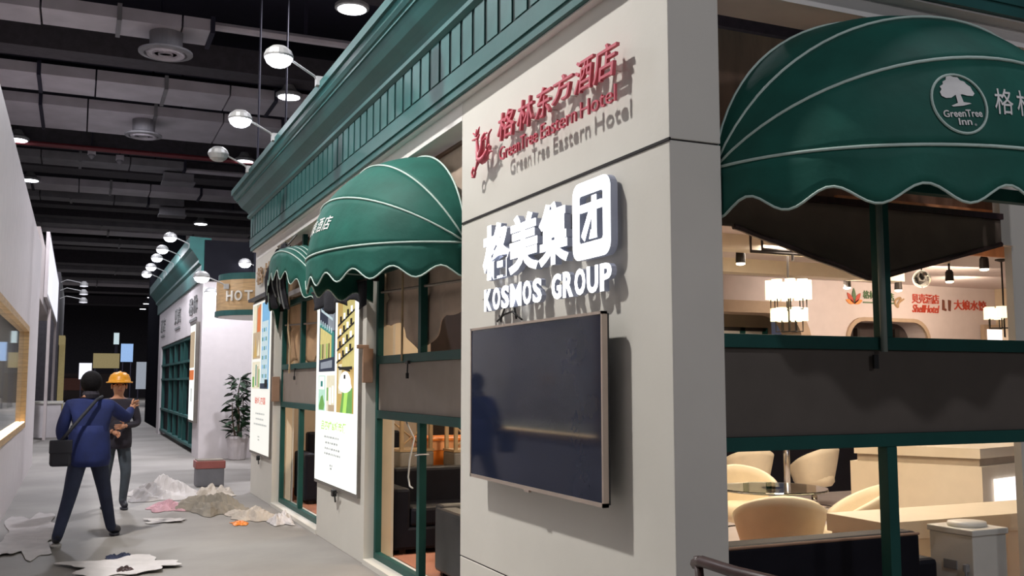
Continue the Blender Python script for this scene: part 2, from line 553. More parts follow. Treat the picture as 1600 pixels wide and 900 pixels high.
for (y0, y1, z0, h, (xa, xb), m, lab) in DUCTS:
    t = thing('air_duct', lab, 'duct', ((xa + xb) / 2, (y0 + y1) / 2, z0))
    w = 1.6 if y0 < 45 else 3.5
    x = xa
    i = 0
    while x < xb - 0.05:
        ww = w * random.uniform(0.7, 1.2)
        x2 = min(xb, x + ww)
        b = MB()
        dz = random.uniform(-.012, .012)
        b.box(x + .01, y0, z0 + dz, x2 - .03, y1, z0 + h)
        b.build('section', m, t)
        if i % 2 == 0 or y0 > 45:
            b = MB()
            b.box(x2 - .06, y0 - .05, z0 - .05, x2 + .03, y1 + .05, z0 + h + .05)
            b.build('flange', 'hall_dark' if i % 4 == 0 else 'duct_dark', t)
        x = x2
        i += 1
    # hanger rods up to the roof
    for xx in ((xa + 3), (xa + xb) / 2, xb - 1):
        b = MB()
        b.tube([(xx, (y0 + y1) / 2, z0 + h), (xx, (y0 + y1) / 2, 11.2)], .025, 6)
        b.build('hanger_rod', 'hall_dark', t)
    if 28 < y0 < 29:
        b = MB()
        b.box(6.4, 28.6, 8.97, 9.0, 30.6, 9.0)
        g = b.build('grille', 'duct_dark', t)
    # ceiling diffusers hang from the ducts

for (x, y, r, lab) in ((1.45, 21.4, .55, 'large round ceiling diffuser under the nearest duct'), (1.45, 29.0, .5, 'round ceiling diffuser on the widest duct')):
    t = thing('ceiling_diffuser', lab, 'diffuser', (x, y, 8.55))
    b = MB()
    b.lathe([(r * .62, 0.46), (r * .6, .12), (r, .04), (r, 0), (r * .8, -.02), (r * .76, .03)], 24, (x, y, 8.55))
    b.build('neck', 'duct_dark', t, smooth=False)
    for q in (.72, .5, .28):
        b = MB()
        b.lathe([(r * q, 0.0), (r * q * .95, -.04), (r * q * .7, 0.05)], 20, (x, y, 8.55))
        b.build('cone', 'duct', t)
for (x, y, lab) in ((3.0, 36.0, 'square box diffuser hanging at the end of the dusty dull duct'), (3.4, 43.2, 'square box diffuser hanging behind the wrinkled duct')):
    b = MB()
    b.box(x - .5, y - .35, 8.66, x + .5, y + .35, 8.94)
    b.box(x - .55, y - .4, 8.60, x + .55, y + .4, 8.66)
    tag(b.build('box_diffuser', 'duct_dark'), lab, 'diffuser')
# pipes
for (y, z, r, xa, xb, m, lab) in ((17.2, 9.9, .09, -8, 26, 'red_pipe', 'dark red sprinkler pipe crossing at the top of the frame'),
                                  (33.2, 9.0, .08, -8, 26, 'red_pipe', 'dark red sprinkler pipe behind the widest duct'),
                                  (21.4, 9.3, .10, 2.4, 20, 'duct', 'thin white conduit continuing the nearest duct'),
                                  (35.6, 9.05, .09, 3.2, 20, 'duct', 'thin white conduit continuing the dusty duct'),
                                  (43.2, 9.0, .07, 3.9, 20, 'duct_dark', 'thin grey conduit above the lamp row')):
    t = thing('roof_pipe', lab, 'pipe', ((xa + xb) / 2, y, z))
    b = MB()
    b.tube([(xa, y, z), (xb, y, z)], r, 8)
    b.build('pipe', m, t)
    for xx in (xa + 2, (xa + xb) / 2, xb - 2):
        b = MB()
        b.box(xx - .04, y - .02, z, xx + .04, y + .02, 11.2)
        b.build('bracket', 'hall_dark', t)

# high-bay lamps : one row either side of the aisle
def high_bay():
    t = thing('high_bay_lamp', '', 'lamp')
    b = MB()
    b.lathe([(.30, -.02), (.34, .0), (.34, .06), (.2, .16), (.12, .3)], 18)
    b.build('reflector', 'lamp_body', t, world=False)
    b = MB()
    b.lathe([(.02, -.045), (.28, -.03), (.28, -.02)], 18)
    b.build('lens', 'lamp_glow', t, world=False)
    b = MB()
    b.tube([(0, 0, .3), (0, 0, 2.18)], .007, 6)
    b.build('stem', 'hall_dark', t, world=False)
    return t
hb = high_bay()
ROWS = [(4.7, 18.46, 'high-bay lamp shining above the cornice, top of the frame'), (4.74, 25.0, 'high-bay lamp above the cornice beside the widest duct'),
        (4.85, 33.1, 'high-bay lamp just right of the unlit floodlight'), (5.0, 47.2, 'small high-bay lamp between the ducts mid hall'),
        (-1.95, 32.9, 'high-bay lamp at the left wall top, upper one'), (-1.85, 39.4, 'high-bay lamp at the left wall top, lower one')]
LAB6 = ['nearest', 'second', 'third', 'fourth', 'fifth', 'sixth', 'seventh', 'eighth']
for i in range(8):
    ROWS.append((5.15 + i * .09, 54.4 + 7.2 * i, '%s small lamp of the receding row right of the floodlights' % LAB6[i]))
ROWS += [(-1.75, 7.2, 'high-bay lamp high over the aisle outside the view'), (4.8, 11.2, 'high-bay lamp above the stand outside the view')]
for i, (x, y, lab) in enumerate(ROWS):
    if i == 0:
        hb.location = (x, y, 9.0)
        hb['label'] = lab
    else:
        dup(hb, (x, y, 9.0), lab)
for (x, y, lab) in ((.15, 33.4, 'small unlit camera dome under the roof, larger one'), (1.0, 33.9, 'small unlit camera dome under the roof, smaller one')):
    t = thing('roof_camera', lab, 'camera', (x, y, 8.8))
    b = MB(); b.box(x - .12, y - .1, 8.85, x + .12, y + .12, 9.0); b.build('housing', 'duct', t)
    b = MB(); b.lathe([(.03, -.14), (.1, -.06), (.1, .05)], 10, (x, y, 8.85)); b.build('dome', 'duct_dark', t)
    b = MB(); b.tube([(x, y, 9.0), (x, y, 11.2)], .02, 5); b.build('rod', 'hall_dark', t)

# ================================================================== SETTING: the stand's shell
t = structE('wall_corner', 'wide cream corner pier of the stand carrying screen and signs', 'wall', (X0 + .14, 5.0, 0))
for (z0, z1) in ((0, .456), (.464, 2.716), (2.724, TOPZ)):
    b = MB(); b.box(X0, Y0, z0, X0 + .28, 6.32, z1); b.build('board', 'cream', t, bevel=.004)
for z in (.46, 2.72):
    b = MB(); b.box(X0 + .006, Y0 + .006, z - .006, X0 + .27, 6.31, z + .006); b.build('joint', 'dark_gap', t)
b = MB(); b.box(X0 - .006, Y0 - .006, 2.713, X0 + .004, 6.3, 2.727); b.build('joint', 'dark_gap', t)
t = structE('wall_middle', 'cream pier behind the bright green-lettered light box', 'wall', (X0 + .14, 9.7, 0))
b = MB(); b.box(X0, 8.76, 0, X0 + .28, 10.65, 3.46); b.build('board', 'cream', t, bevel=.004)
b = MB(); b.box(X0 + .145, 8.742, .06, X0 + .25, 8.76, 2.6); b.build('jamb_lining', 'cream_warm', t)
t = structE('wall_far', 'cream end pier behind the light box with red lettering', 'wall', (X0 + .14, 14.2, 0))
b = MB(); b.box(X0, 13.33, 0, X0 + .28, 15.05, 3.46); b.build('board', 'cream', t, bevel=.004)
b = MB(); b.box(X0 + .145, 13.31, .06, X0 + .25, 13.33, 2.6); b.build('jamb_lining', 'cream_warm', t)
b = MB(); b.box(X0, 6.32, 3.46, X0 + .28, 15.05, TOPZ)
struct(b.build('trim_20', 'frieze'), 'cream frieze strip over the street windows', 'frieze')
b = MB(); b.box(X0 + .28, Y0 + .03, 3.49, 8.0, Y0 + .31, TOPZ)
struct(b.build('trim_21', 'frieze'), 'white frieze strip over the big right window', 'frieze')
b = MB(); b.box(X0 + .28, Y0 + .1, 0, 12.5, 15.0, FLOOR)
b.f.pop(); b.mi.pop()
struct(b.build('floor_stand', 'carpet'), 'striped red-brown carpet inside the stand', 'carpet')
b = MB(); b.box(5.0, 5.0, FLOOR, 16, 16, FLOOR + .012)
struct(b.build('floor_inner', 'white_floor'), 'pale shiny floor around the tub chairs', 'floor')

# cornice along the street and its return along the right side
PROF = [(0, 3.60), (0, 3.66), (-.012, 3.66), (-.012, 3.78), (.05, 3.785), (.05, 4.09), (-.02, 4.09), (-.05, 4.115), (-.05, 4.15), (-.03, 4.165), (-.05, 4.20),
        (-.085, 4.235), (-.13, 4.275), (-.165, 4.33), (-.185, 4.37), (-.20, 4.37), (-.20, 4.395), (-.215, 4.40), (-.235, 4.43), (-.245, 4.48), (-.27, 4.48), (-.27, 4.56), (.1, 4.56), (.1, 3.60)]
XC = 2.33
YC = Y0 - (X0 - XC)
t = structE('trim_22', 'dark green moulded cornice with a row of vertical slots', 'cornice', (XC, 9.0, 3.6))
b = MB()
n = len(PROF)
pts = []
ends = [(XC, 15.1, 1), (XC, YC, 0)]
# rows: far end, near corner (mitred), right end
rows = []
rows.append([(XC + p, 15.08 - p * 1.0, z) for p, z in PROF])
rows.append([(XC + p, YC + p, z) for p, z in PROF])
rows.append([(8.6, YC + p, z) for p, z in PROF])
vs = rows[0] + rows[1] + rows[2]
fs = []
for r in range(2):
    for i in range(n):
        j = (i + 1) % n
        fs.append((r * n + i, r * n + j, (r + 1) * n + j, (r + 1) * n + i))
fs.append(tuple(range(n)))
b.add(vs, fs)
b.build('moulding', 'cornice', t, fixn=True)
b = MB(); b.box(XC + .03, YC + .03, 3.588, X0 + .3, 15.06, 3.599)
b.box(X0 + .3, YC + .03, 3.588, 8.58, Y0 + .3, 3.599)
b.build('soffit', 'frieze', t)
# slotted blocks
sp = .218
blk = None
y = YC + .10
while y < 14.95:
    if blk is None:
        bb = MB(); bb.box(-.014, .0, -.15, .014, sp - .05, .15)
        blk = bb.build('slotted_block', 'cornice', t, world=False)
        o = blk
    else:
        o = blk.copy(); COL.objects.link(o); o.parent = t
    o.location = (XC - .012 + .008 - XC, y - 9.0, 3.937 - 3.6)
    y += sp
x = XC + .10
while x < 6.2:
    o = blk.copy(); COL.objects.link(o); o.parent = t
    o.location = (x - XC + sp - .05, YC - .004 - 9.0, 3.937 - 3.6)
    o.rotation_euler = (0, 0, PI / 2)
    x += sp
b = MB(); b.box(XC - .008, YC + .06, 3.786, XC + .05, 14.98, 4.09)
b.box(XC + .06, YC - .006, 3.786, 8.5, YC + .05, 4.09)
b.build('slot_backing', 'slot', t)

# street-side platform sill
for nme, (ya, yb), lab in (('baseboard_near', (6.32, 8.76), 'low cream sill under the near street window'), ('baseboard_far', (10.65, 13.33), 'low cream sill under the far street window')):
    b = MB(); b.box(X0 - .01, ya, 0, X0 + .28, yb, .045)
    struct(b.build(nme, 'cream'), lab, 'sill')

# windows ------------------------------------------------------------
def street_window(name, label, ya, yb, ym):
    t = structE(name, label, 'window', (X0 + .125, (ya + yb) / 2, .045))
    xa, xb = X0 + .095, X0 + .15
    def part(nm, y0, z0, y1, z1, m, x0=xa, x1=xb):
        b_ = MB(); b_.box(x0, y0, z0, x1, y1, z1); return b_.build(nm, m, t, bevel=.003)
    part('bottom_rail', ya, .045, yb, .105, 'green')
    part('stile', ya, .105, ya + .06, 3.46, 'green')
    part('stile', yb - .06, .105, yb, 3.46, 'green')
    part('rail', ya + .06, 1.30, yb - .06, 1.37, 'green', xa - .008)
    part('rail', ya + .06, 1.79, yb - .06, 1.86, 'green', xa - .008)
    part('rail', ya + .06, 2.62, yb - .06, 2.69, 'green')
    part('panel', ya + .06, 1.37, yb - .06, 1.79, 'panel', xa + .015, xb - .01)
    for (za, zb) in ((.105, 1.30), (1.86, 2.62), (2.69, 3.46)):
        part('mullion', ym - .035, za, ym + .035, zb, 'green', xa - .004)
    # small catch hanging below the upper rail
    b_ = MB()
    b_.box(xa - .03, ym + .22, 1.775, xa - .006, ym + .28, 1.80)
    b_.tube([(xa - .02, ym + .25, 1.78), (xa - .022, ym + .25, 1.70)], .006, 6)
    b_.tube([(xa - .022, ym + .25, 1.70), (xa - .022, ym + .25, 1.655)], .014, 8)
    b_.build('catch', 'cable', t)
    return t
w1 = street_window('window_1', 'green framed street window beside the corner pier', 6.32, 8.76, 7.5)
w2 = street_window('window_2', 'green framed street window between the two light boxes', 10.65, 13.33, 12.1)

t = structE('window_3', 'big green framed window at right with a dark infill band', 'window', (3.8, 3.85, .05))
ya, yb = Y0 + .1, Y0 + .16
def part3(nm, x0, z0, x1, z1, m, y0=ya, y1=yb):
    b_ = MB(); b_.box(x0, y0, z0, x1, y1, z1); return b_.build(nm, m, t, bevel=.003)
part3('bottom_rail', 2.69, .05, 4.9, .11, 'green')
part3('stile', 2.69, .11, 2.74, 3.49, 'green')
part3('stile', 4.9, .05, 4.97, 3.49, 'green')
part3('rail', 2.74, 1.30, 4.9, 1.365, 'green', ya - .01)
part3('rail', 2.74, 1.785, 4.9, 1.85, 'green', ya - .01)
part3('rail', 2.74, 2.62, 4.9, 2.69, 'green')
part3('panel', 2.74, 1.365, 4.9, 1.785, 'panel_shaded', ya + .015, yb - .01)
for (za, zb) in ((.11, 1.30), (1.85, 2.62), (2.69, 3.49)):
    part3('mullion', 3.735, za, 3.80, zb, 'green', ya - .006)
b = MB(); b.tube([(3.712, ya - .03, 2.62), (3.715, ya - .03, 1.775)], .017, 8)
b.build('conduit', 'conduit', t, smooth=True)
b = MB(); b.box(3.66, ya - .016, 1.69, 3.69, ya - .004, 1.76); b.build('catch', 'cable', t)

# interior shell -------------------------------------------------------
b = MB(); b.box(2.75, 4.45, 2.68, 7.0, 4.5, 3.62)
struct(b.build('wall_bulkhead', 'wood_mid'), 'dark brown wooden bulkhead behind the big right awning', 'bulkhead')
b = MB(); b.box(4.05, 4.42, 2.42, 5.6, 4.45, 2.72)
struct(b.build('trim_23', 'wood_lit'), 'orange-lit wooden strip above the brown shade', 'board')
b = MB(); b.box(5.14, 4.15, FLOOR, 5.9, 4.2, 3.3)
struct(b.build('wall_post', 'cream'), 'cream interior post at the right edge', 'post')
b = MB(); b.box(5.02, 4.12, 2.44, 5.14, 4.17, 3.3)
struct(b.build('trim_24', 'cream'), 'short cream return panel where the brown shade ends', 'panel')
b = MB(); b.box(2.7, 6.2, 3.22, 16, 13.8, 3.3)
b.box(2.7, 4.6, 3.22, 4.2, 6.2, 3.3)
struct(b.build('ceiling_stand', 'purple_white'), 'pale ceiling inside the stand', 'ceiling')
for (i, (yy, zz, xa, xb)) in enumerate(((8.6, 3.06, 6.0, 9.6), (10.3, 3.04, 7.0, 10.6), (7.4, 3.08, 9.5, 14.5))):
    b = MB(); b.box(xa, yy, zz, xb, yy + .25, 3.22)
    struct(b.build('trim_%d' % (25 + i), 'laminate'), ['warm lit ceiling beam nearest the left chandelier', 'cream ceiling beam behind the left chandelier', 'cream ceiling beam at the right above the red logos'][i], 'beam')
arch = [(7.2, -.1), (10.35, -.1)] + [(9.75 + .6 * math.cos(math.radians(a)), 2.25 + .6 * math.sin(math.radians(a))) for a in range(0, 91, 9)] + [(7.2, 2.85)]
hole2 = rrect(11.12, 12.78, 1.2, 2.60, .32)
pl = plate([(6.6, 0.06), (14.4, 0.06), (14.4, 3.22), (6.6, 3.22)], [[(u, max(v, .2)) for u, v in arch], hole2], lambda u, v, d: (u, 12.4 - d, v), .4)
struct(pl.build('wall_back', 'purple_white', fixn=True), 'pale back wall with an archway and the three logos', 'wall')
# arch lining and niche frame
t = structE('trim_30', 'thick tan lining of the archway in the back wall', 'arch', (10.3, 12.2, .06))
b = MB()
path = [(10.35, .2)] + [(9.75 + .6 * math.cos(math.radians(a)), 2.25 + .6 * math.sin(math.radians(a))) for a in range(0, 91, 9)] + [(7.2, 2.85)]
inner = [(10.17, .2)] + [(9.75 + .42 * math.cos(math.radians(a)), 2.25 + .42 * math.sin(math.radians(a))) for a in range(0, 91, 9)] + [(7.2, 2.67)]
for i in range(len(path) - 1):
    b.prism([path[i], path[i + 1], inner[i + 1], inner[i]], 0, .46, lambda u, v, d: (u, 12.42 - d, v))
b.build('lining', 'arch_trim', t, fixn=True)
t = structE('trim_31', 'tan frame around the dark rounded niche under the logos', 'frame', (11.95, 11.98, 1.2))
fr = plate(rrect(11.06, 12.84, 1.14, 2.66, .36), [hole2], lambda u, v, d: (u, 12.02 - d, v), .06)
fr.build('frame', 'arch_trim', t, fixn=True)
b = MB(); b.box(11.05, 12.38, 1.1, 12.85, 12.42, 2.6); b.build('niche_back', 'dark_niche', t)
for i, xx in enumerate((11.5, 12.05, 12.3)):
    b = MB(); b.box(xx, 12.2, 1.2, xx + (.05, .16, .10)[i], 12.3, 2.5); b.build('dark_slat', ('iron', 'logo_brown', 'purple_white')[0 if i != 1 else 1], t)
b = MB(); b.box(6.4, 13.6, 0.06, 10.9, 13.7, 3.22)
struct(b.build('wall_inner', 'beige_wall'), 'beige wall seen through the archway', 'wall')
t = thing('glass_partition', 'low dark framed white glass partition behind the archway', 'partition', (9.2, 13.1, .062))
for xa in (8.0, 8.9, 9.85, 10.3):
    b = MB(); b.box(xa, 13.07, .062, xa + (.1 if xa > 9.5 else .06), 13.13, 2.52); b.build('post', 'green', t)
b = MB(); b.box(8.0, 13.07, 2.46, 10.36, 13.13, 2.52); b.build('top_rail', 'iron', t)
for xa, xb in ((8.06, 8.9), (8.96, 9.85), (9.95, 10.3)):
    b = MB(); b.box(xa, 13.09, .3, xb, 13.105, 2.46); b.build('pane', 'enamel', t)
b = MB(); b.box(14.4, 6.0, .06, 14.6, 12.4, 3.22)
struct(b.build('wall_right', 'beige_wall'), 'beige side wall at the right of the logos', 'wall')
t = thing('white_sign_panel', 'small glowing white panel in a brown frame near the right sconce', 'panel', (13.5, 11.9, 1.7))
b = MB(); b.box(14.0, 11.9, 1.6, 14.39, 11.98, 2.6); b.build('frame', 'arch_trim', t)
b = MB(); b.box(14.06, 11.88, 1.68, 14.39, 11.9, 2.52); b.build('panel', 'box_glow', t)
b = MB(); b.box(2.69, 15.0, 0, 12, 15.1, 3.6)
struct(b.build('wall_end', 'beige_wall'), 'beige end wall inside the stand', 'wall')
t = thing('wall_cabinet', 'tall cream cupboard behind the near street window', 'cabinet', (2.9, 9.65, 1.62))
b = MB(); b.box(2.70, 9.62, 1.62, 3.3, 9.95, 2.75); b.build('carcass', 'cream_warm', t)
b = MB(); b.box(2.71, 9.60, 1.64, 2.92, 9.62, 2.7); b.build('door', 'laminate', t)
b = MB(); b.box(2.94, 9.60, 1.64, 3.28, 9.62, 2.7); b.build('door', 'laminate', t)
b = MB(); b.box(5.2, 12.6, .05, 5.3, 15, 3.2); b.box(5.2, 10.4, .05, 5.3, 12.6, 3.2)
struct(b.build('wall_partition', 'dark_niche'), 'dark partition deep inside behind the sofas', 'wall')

# ================================================================== AWNINGS
def along(s):
    return .72 * math.cos(s) + .28 * (1 - 2 * s / PI)


def inv_along(x):
    lo, hi = 0.0, PI
    for _ in range(40):
        m_ = (lo + hi) / 2
        if along(m_) > x:
            lo = m_
        else:
            hi = m_
    return lo


def awning(name, label, a0, a1, R, zp, fn, angles, letters=None, logo=False, lean=None):
    """fn(a, r, z): a along the wall, r out of the wall"""
    c = (a0 + a1) / 2
    hw = (a1 - a0) / 2
    t = thing(name, label, 'awning', fn(c, .02, zp - .2))
    def hoop(s, th, RR=R):
        ss = max(0.0, math.sin(s))
        rad = RR * ss ** .80
        al = c - hw * along(s)
        return fn(al, .03 + rad * math.cos(th), zp + rad * math.sin(th) * .98)
    N = 36
    def bay(s, th0, th1, f, dr=0.0):
        p = Vector(hoop(s, th0)); q = Vector(hoop(s, th1))
        m = p.lerp(q, f)
        base = Vector(fn(c - hw * along(s), .03, zp))
        sag = .022 * math.sin(PI * f) * math.sin(s)
        d = (m - base)
        if d.length > 1e-6:
            m = m + d.normalized() * (sag + dr)
        return m
    for i in range(len(angles) - 1):
        b_ = MB()
        b_.grid(lambda u, v: bay(.002 + u * (PI - .004), angles[i], angles[i + 1], v), N, 8)
        b_.build('canopy_bay', 'canvas', t, smooth=True, solid=.003)
    for th in angles:
        b_ = MB()
        b_.tube([Vector(hoop(.002 + k / N * (PI - .004), th, R + .006)) for k in range(N + 1)], .0075, 6)
        b_.build('piping', 'piping', t, smooth=True)
    # valance
    H = .205
    NV = 88
    # arc length along the front hoop
    pts = [Vector(hoop(.002 + k / NV * (PI - .004), angles[0])) for k in range(NV + 1)]
    L = [0]
    for k in range(NV):
        L.append(L[-1] + (pts[k + 1] - pts[k]).length)
    ns = max(5, round(L[-1] / .36))
    def low(k):
        ph = L[k] / L[-1] * ns * 2 * PI
        return H + .042 * math.cos(ph)
    b_ = MB()
    nz = 4
    vs = []
    for j in range(nz + 1):
        for k in range(NV + 1):
            p = pts[k]
            d = low(k) * j / nz
            if lean:
                q = Vector(lean(p, d, k / NV))
            else:
                q = Vector((p.x, p.y, p.z - d))
            vs.append(q)
    fs = [(j * (NV + 1) + k, j * (NV + 1) + k + 1, (j + 1) * (NV + 1) + k + 1, (j + 1) * (NV + 1) + k) for j in range(nz) for k in range(NV)]
    b_.add(vs, fs)
    b_.build('valance', 'canvas', t, smooth=True, solid=.003)
    b_ = MB()
    b_.tube(vs[nz * (NV + 1):], .006, 6)
    b_.build('valance_piping', 'piping', t, smooth=True)
    # pivot brackets
    for al in (a0 + .02, a1 - .02):
        q = fn(al, .02, zp)
        b_ = MB(); b_.box(q[0] - .025, q[1] - .025, zp - .05, q[0] + .025, q[1] + .025, zp + .05)
        b_.build('pivot_bracket', 'iron', t)
    return t, bay, hoop, c, hw


awA = lambda a, r, z: (X0 + .085 - r, a, z)
A30, A60, A90 = math.radians(31), math.radians(60), math.radians(88)
aw1, bay1, hoop1, c1, hw1 = awning('awning', 'open green canvas awning over the street window beside the corner pier', 6.36, 8.72, .84, 2.60, awA, [0.0, A30, A60, A90])
awB = lambda a, r, z: (a, Y0 + .085 - r, z)
aw3, bay3, hoop3, c3, hw3 = awning('awning', 'large green canvas awning with the round tree emblem over the right window', 2.695, 4.87, .86, 2.62, awB, [0.0, A30, A60, A90])
tilt = math.radians(42)
def lean2(p, d, f):
    # stiff valance of the half-folded awning drops and swings outwards
    return (p.x - d * .12, p.y, p.z - d * 1.35)
aw2, bay2, hoop2, c2, hw2 = awning('awning', 'half-folded green awning over the far street window with black cloth beneath', 10.72, 13.25, .66, 2.62, awA, [math.radians(62), math.radians(70), math.radians(76), math.radians(82), math.radians(92)], lean=lean2)

# lettering on the awnings : text laid on the first bay
def on_bay(bay, c, hw, a_of, mirror):
    def f(u, v, d):
        # u = along (m from centre), v = 0..1 up the bay
        x = max(-.999, min(.999, (u) / hw))
        s = inv_along(-x)
        return bay(s, 0.0, A30, v, .006)
    return f
f1 = on_bay(bay1, c1, hw1, None, True)
b = MB()
for i, ch in enumerate('豪泰酒店'):
    u0 = .30 - i * .165
    fit_text(b, ch, u0, u0 - .14, .40 , .66 , lambda u, v, d: f1(u - (v - .5) * .12, v, d), bold=.006)
b.build('lettering', 'white_print', aw1)
f3 = on_bay(bay3, c3, hw3, None, False)
b = MB()
ring = []
ctr = (-.375, .455)
rx, ry = .118, .33
pts = [Vector(f3(ctr[0] + rx * math.cos(a), ctr[1] + ry * math.sin(a), 0)) for a in [2 * PI * k / 40 for k in range(40)]]
b.tube(pts, .006, 6, closed=True)
b.build('emblem_ring', 'piping', aw3)
b = MB()
def blob(pts_, m=0):
    n_ = len(pts_)
    cx = sum(p[0] for p in pts_) / n_; cy = sum(p[1] for p in pts_) / n_
    vs_ = [f3(ctr[0] + cx, ctr[1] + cy, 0)] + [f3(ctr[0] + p[0], ctr[1] + p[1], 0) for p in pts_]
    b.add(vs_, [(0, 1 + i, 1 + (i + 1) % n_) for i in range(n_)], m)
crown = [(-.108, .06), (-.112, .10), (-.095, .13), (-.10, .16), (-.075, .18), (-.07, .21), (-.045, .225), (-.035, .26), (-.01, .27), (.015, .25), (.04, .245), (.05, .21), (.075, .195),
         (.085, .165), (.105, .14), (.11, .10), (.118, .07), (.10, .045), (.06, .05), (.03, .065), (-.02, .06), (-.05, .035), (-.085, .035)]
blob([(x * .66, y * 1.12 + .02) for x, y in crown])
blob([(x * .7, y * 1.1 + .02) for x, y in [(-.014, .08), (-.016, -.02), (-.06, -.045), (-.05, -.055), (.01, -.05), (.07, -.03), (.06, -.022), (.022, -.015), (.016, .08)]])
b.build('emblem_tree', 'white_print', aw3)
b = MB()
fit_text(b, 'GreenTree', ctr[0] - .084, ctr[0] + .088, ctr[1] - .155, ctr[1] - .075, f3, bold=.02)
fit_text(b, 'Inn', ctr[0] - .026, ctr[0] + .032, ctr[1] - .24, ctr[1] - .165, f3, bold=.02)
fit_text(b, '®', ctr[0] + .042, ctr[0] + .052, ctr[1] - .25, ctr[1] - .225, f3)
b.build('emblem_lettering', 'white_print', aw3)
b = MB()
for i, ch in enumerate('格林'):
    u0 = -.205 + i * .12
    fit_text(b, ch, u0, u0 + .098, .34, .62, lambda u, v, d: f3(u + (v - .5) * .1, v, d), bold=.006)
b.build('lettering', 'white_print', aw3)

# black cloths hanging under the awnings
t = thing('black_cloth', 'black cloth strip hanging under the front edge of the near street awning', 'cloth', (2.3, 9.4, 2.4))
b = MB()
def clothA(u, v):
    y = 8.36 + (10.55 - 8.36) * u
    z = 2.53 + .06 * u - v * (.20 + .035 * math.sin(u * 23) + .03 * math.sin(u * 11 + 1))
    return (2.30 - .03 * math.sin(u * 30) * v, y, z)
b.grid(clothA, 30, 5)
b.build('cloth', 'black_cloth', t, smooth=True, solid=.004)
b = MB(); b.tube([(2.30, 8.34, 2.53), (2.30, 10.57, 2.59)], .012, 8); b.build('rod', 'iron', t)
b = MB(); b.tube([(2.30, 8.80, 2.54), (2.41, 8.80, 2.54)], .010, 6); b.tube([(2.30, 10.5, 2.59), (2.41, 10.5, 2.59)], .010, 6); b.build('bracket', 'iron', t)
t = thing('black_cloth', 'long black cloth with grey ribs hanging from the half-folded awning', 'cloth', (2.3, 12.6, 2.6))
b = MB()
def clothB(u, v):
    y = 11.85 + 1.60 * u * (.55 + .45 * v)
    z = 3.30 - .05 * math.cos(u * 9) - v * (.72 + .05 * math.sin(u * 14) - .1 * u)
    w = .06 * math.sin(v * 9 + u * 4) * u
    return (2.30 - .06 * math.sin(v * PI) + .03 * math.sin(u * 26), y + w, z)
b.grid(clothB, 24, 12)
b.build('cloth', 'black_cloth', t, smooth=True, solid=.004)
for uu in (.12, .2, .28, .4):
    b = MB()
    b.tube([Vector(clothB(uu + (.1 if uu > .3 else .02) * (1 - v / 8), .1 + .9 * v / 8)) + Vector((-.014, 0, 0)) for v in range(9)], .012, 5)
    b.build('rib', 'rib', t)
b = MB(); b.tube([(2.30, 12.0, 3.30), (2.41, 12.0, 3.44)], .012, 6); b.tube([(2.30, 11.85, 3.27), (2.30, 12.75, 3.30)], .012, 6); b.tube([(2.30, 12.7, 3.30), (2.41, 12.7, 3.44)], .012, 6)
b.build('rod', 'iron', t)

# ================================================================== SHADES behind the windows
def swag(name, label, plane, ya, yb, z0, lowfn, mcol, fold_z):
    t_ = thing(name, label, 'shade', (plane, (ya + yb) / 2, z0))
    b_ = MB()
    def f(u, v):
        zt = 3.40
        zl = lowfn(u)
        z = zt + (zl - zt) * v
        x = plane + .02 * math.sin(u * 34) * v + .035 * math.exp(-((z - fold_z - .1 * (u - .5)) / .03) ** 2)
        return (x, ya + (yb - ya) * u, z)
    b_.grid(f, 60, 30)
    b_.build('cloth', mcol, t_, smooth=True, solid=.004)
    b_ = MB(); b_.tube([(plane, ya, 3.42), (plane, yb, 3.42)], .02, 8); b_.build('head_rail', 'wood_mid', t_)
    b_ = MB(); b_.tube([(plane - .05, ya + (yb - ya) * k / 10, fold_z + .04 + .1 * (k / 10 - .5)) for k in range(11)], .012, 6); b_.build('batten', 'panel', t_)
    return t_
def low1(u):   # hem: level at both ends, pointed in the middle behind the mullion
    yv = 6.33 + 2.42 * u
    d = abs(yv - 7.68)
    return min(2.14, 1.84 + .30 * min(1, (d / .62)) ** 1.1) + .008 * math.sin(u * 40)
s1 = swag('roman_shade', 'beige cloth shade with a pointed hem behind the near street window', X0 + .175, 6.33, 8.75, 2.1, low1, 'curtain', 2.36)
b = MB(); b.tube([(X0 + .08, 7.92, 2.7), (X0 + .082, 7.93, 2.35), (X0 + .08, 7.92, 1.80)], .010, 6); b.build('cord', 'stick', s1)
s2 = swag('roman_shade', 'tan cloth shade behind the far street window', X0 + .175, 10.67, 13.32, 2.1, lambda u: 1.88 + .03 * math.sin(u * 25), 'curtain_tan', 2.3)
b = MB(); b.tube([(X0 + .06, 12.7, 2.7), (X0 + .055, 12.72, 2.3), (X0 + .065, 12.6, 2.05), (X0 + .06, 12.62, 1.74)], .012, 6); b.build('cord', 'stick', s2)
t = w1
b = MB()
b.tube([(X0 + .12, 7.9, 1.29), (X0 + .13, 7.72, 1.17), (X0 + .08, 7.68, 1.0), (X0 + .075, 7.70, .86), (X0 + .075, 7.66, .79), (X0 + .08, 7.6, .78)], .007, 6)
cord = b.build('tied_cord', 'white_print', t, smooth=True)
b = MB()
b.tube([(X0 + .083, 7.55, 1.04), (X0 + .083, 7.45, 1.055), (X0 + .16, 7.45, 1.055), (X0 + .16, 7.55, 1.045)], .006, 6)
b.build('knot_loop', 'white_print', cord, smooth=True)
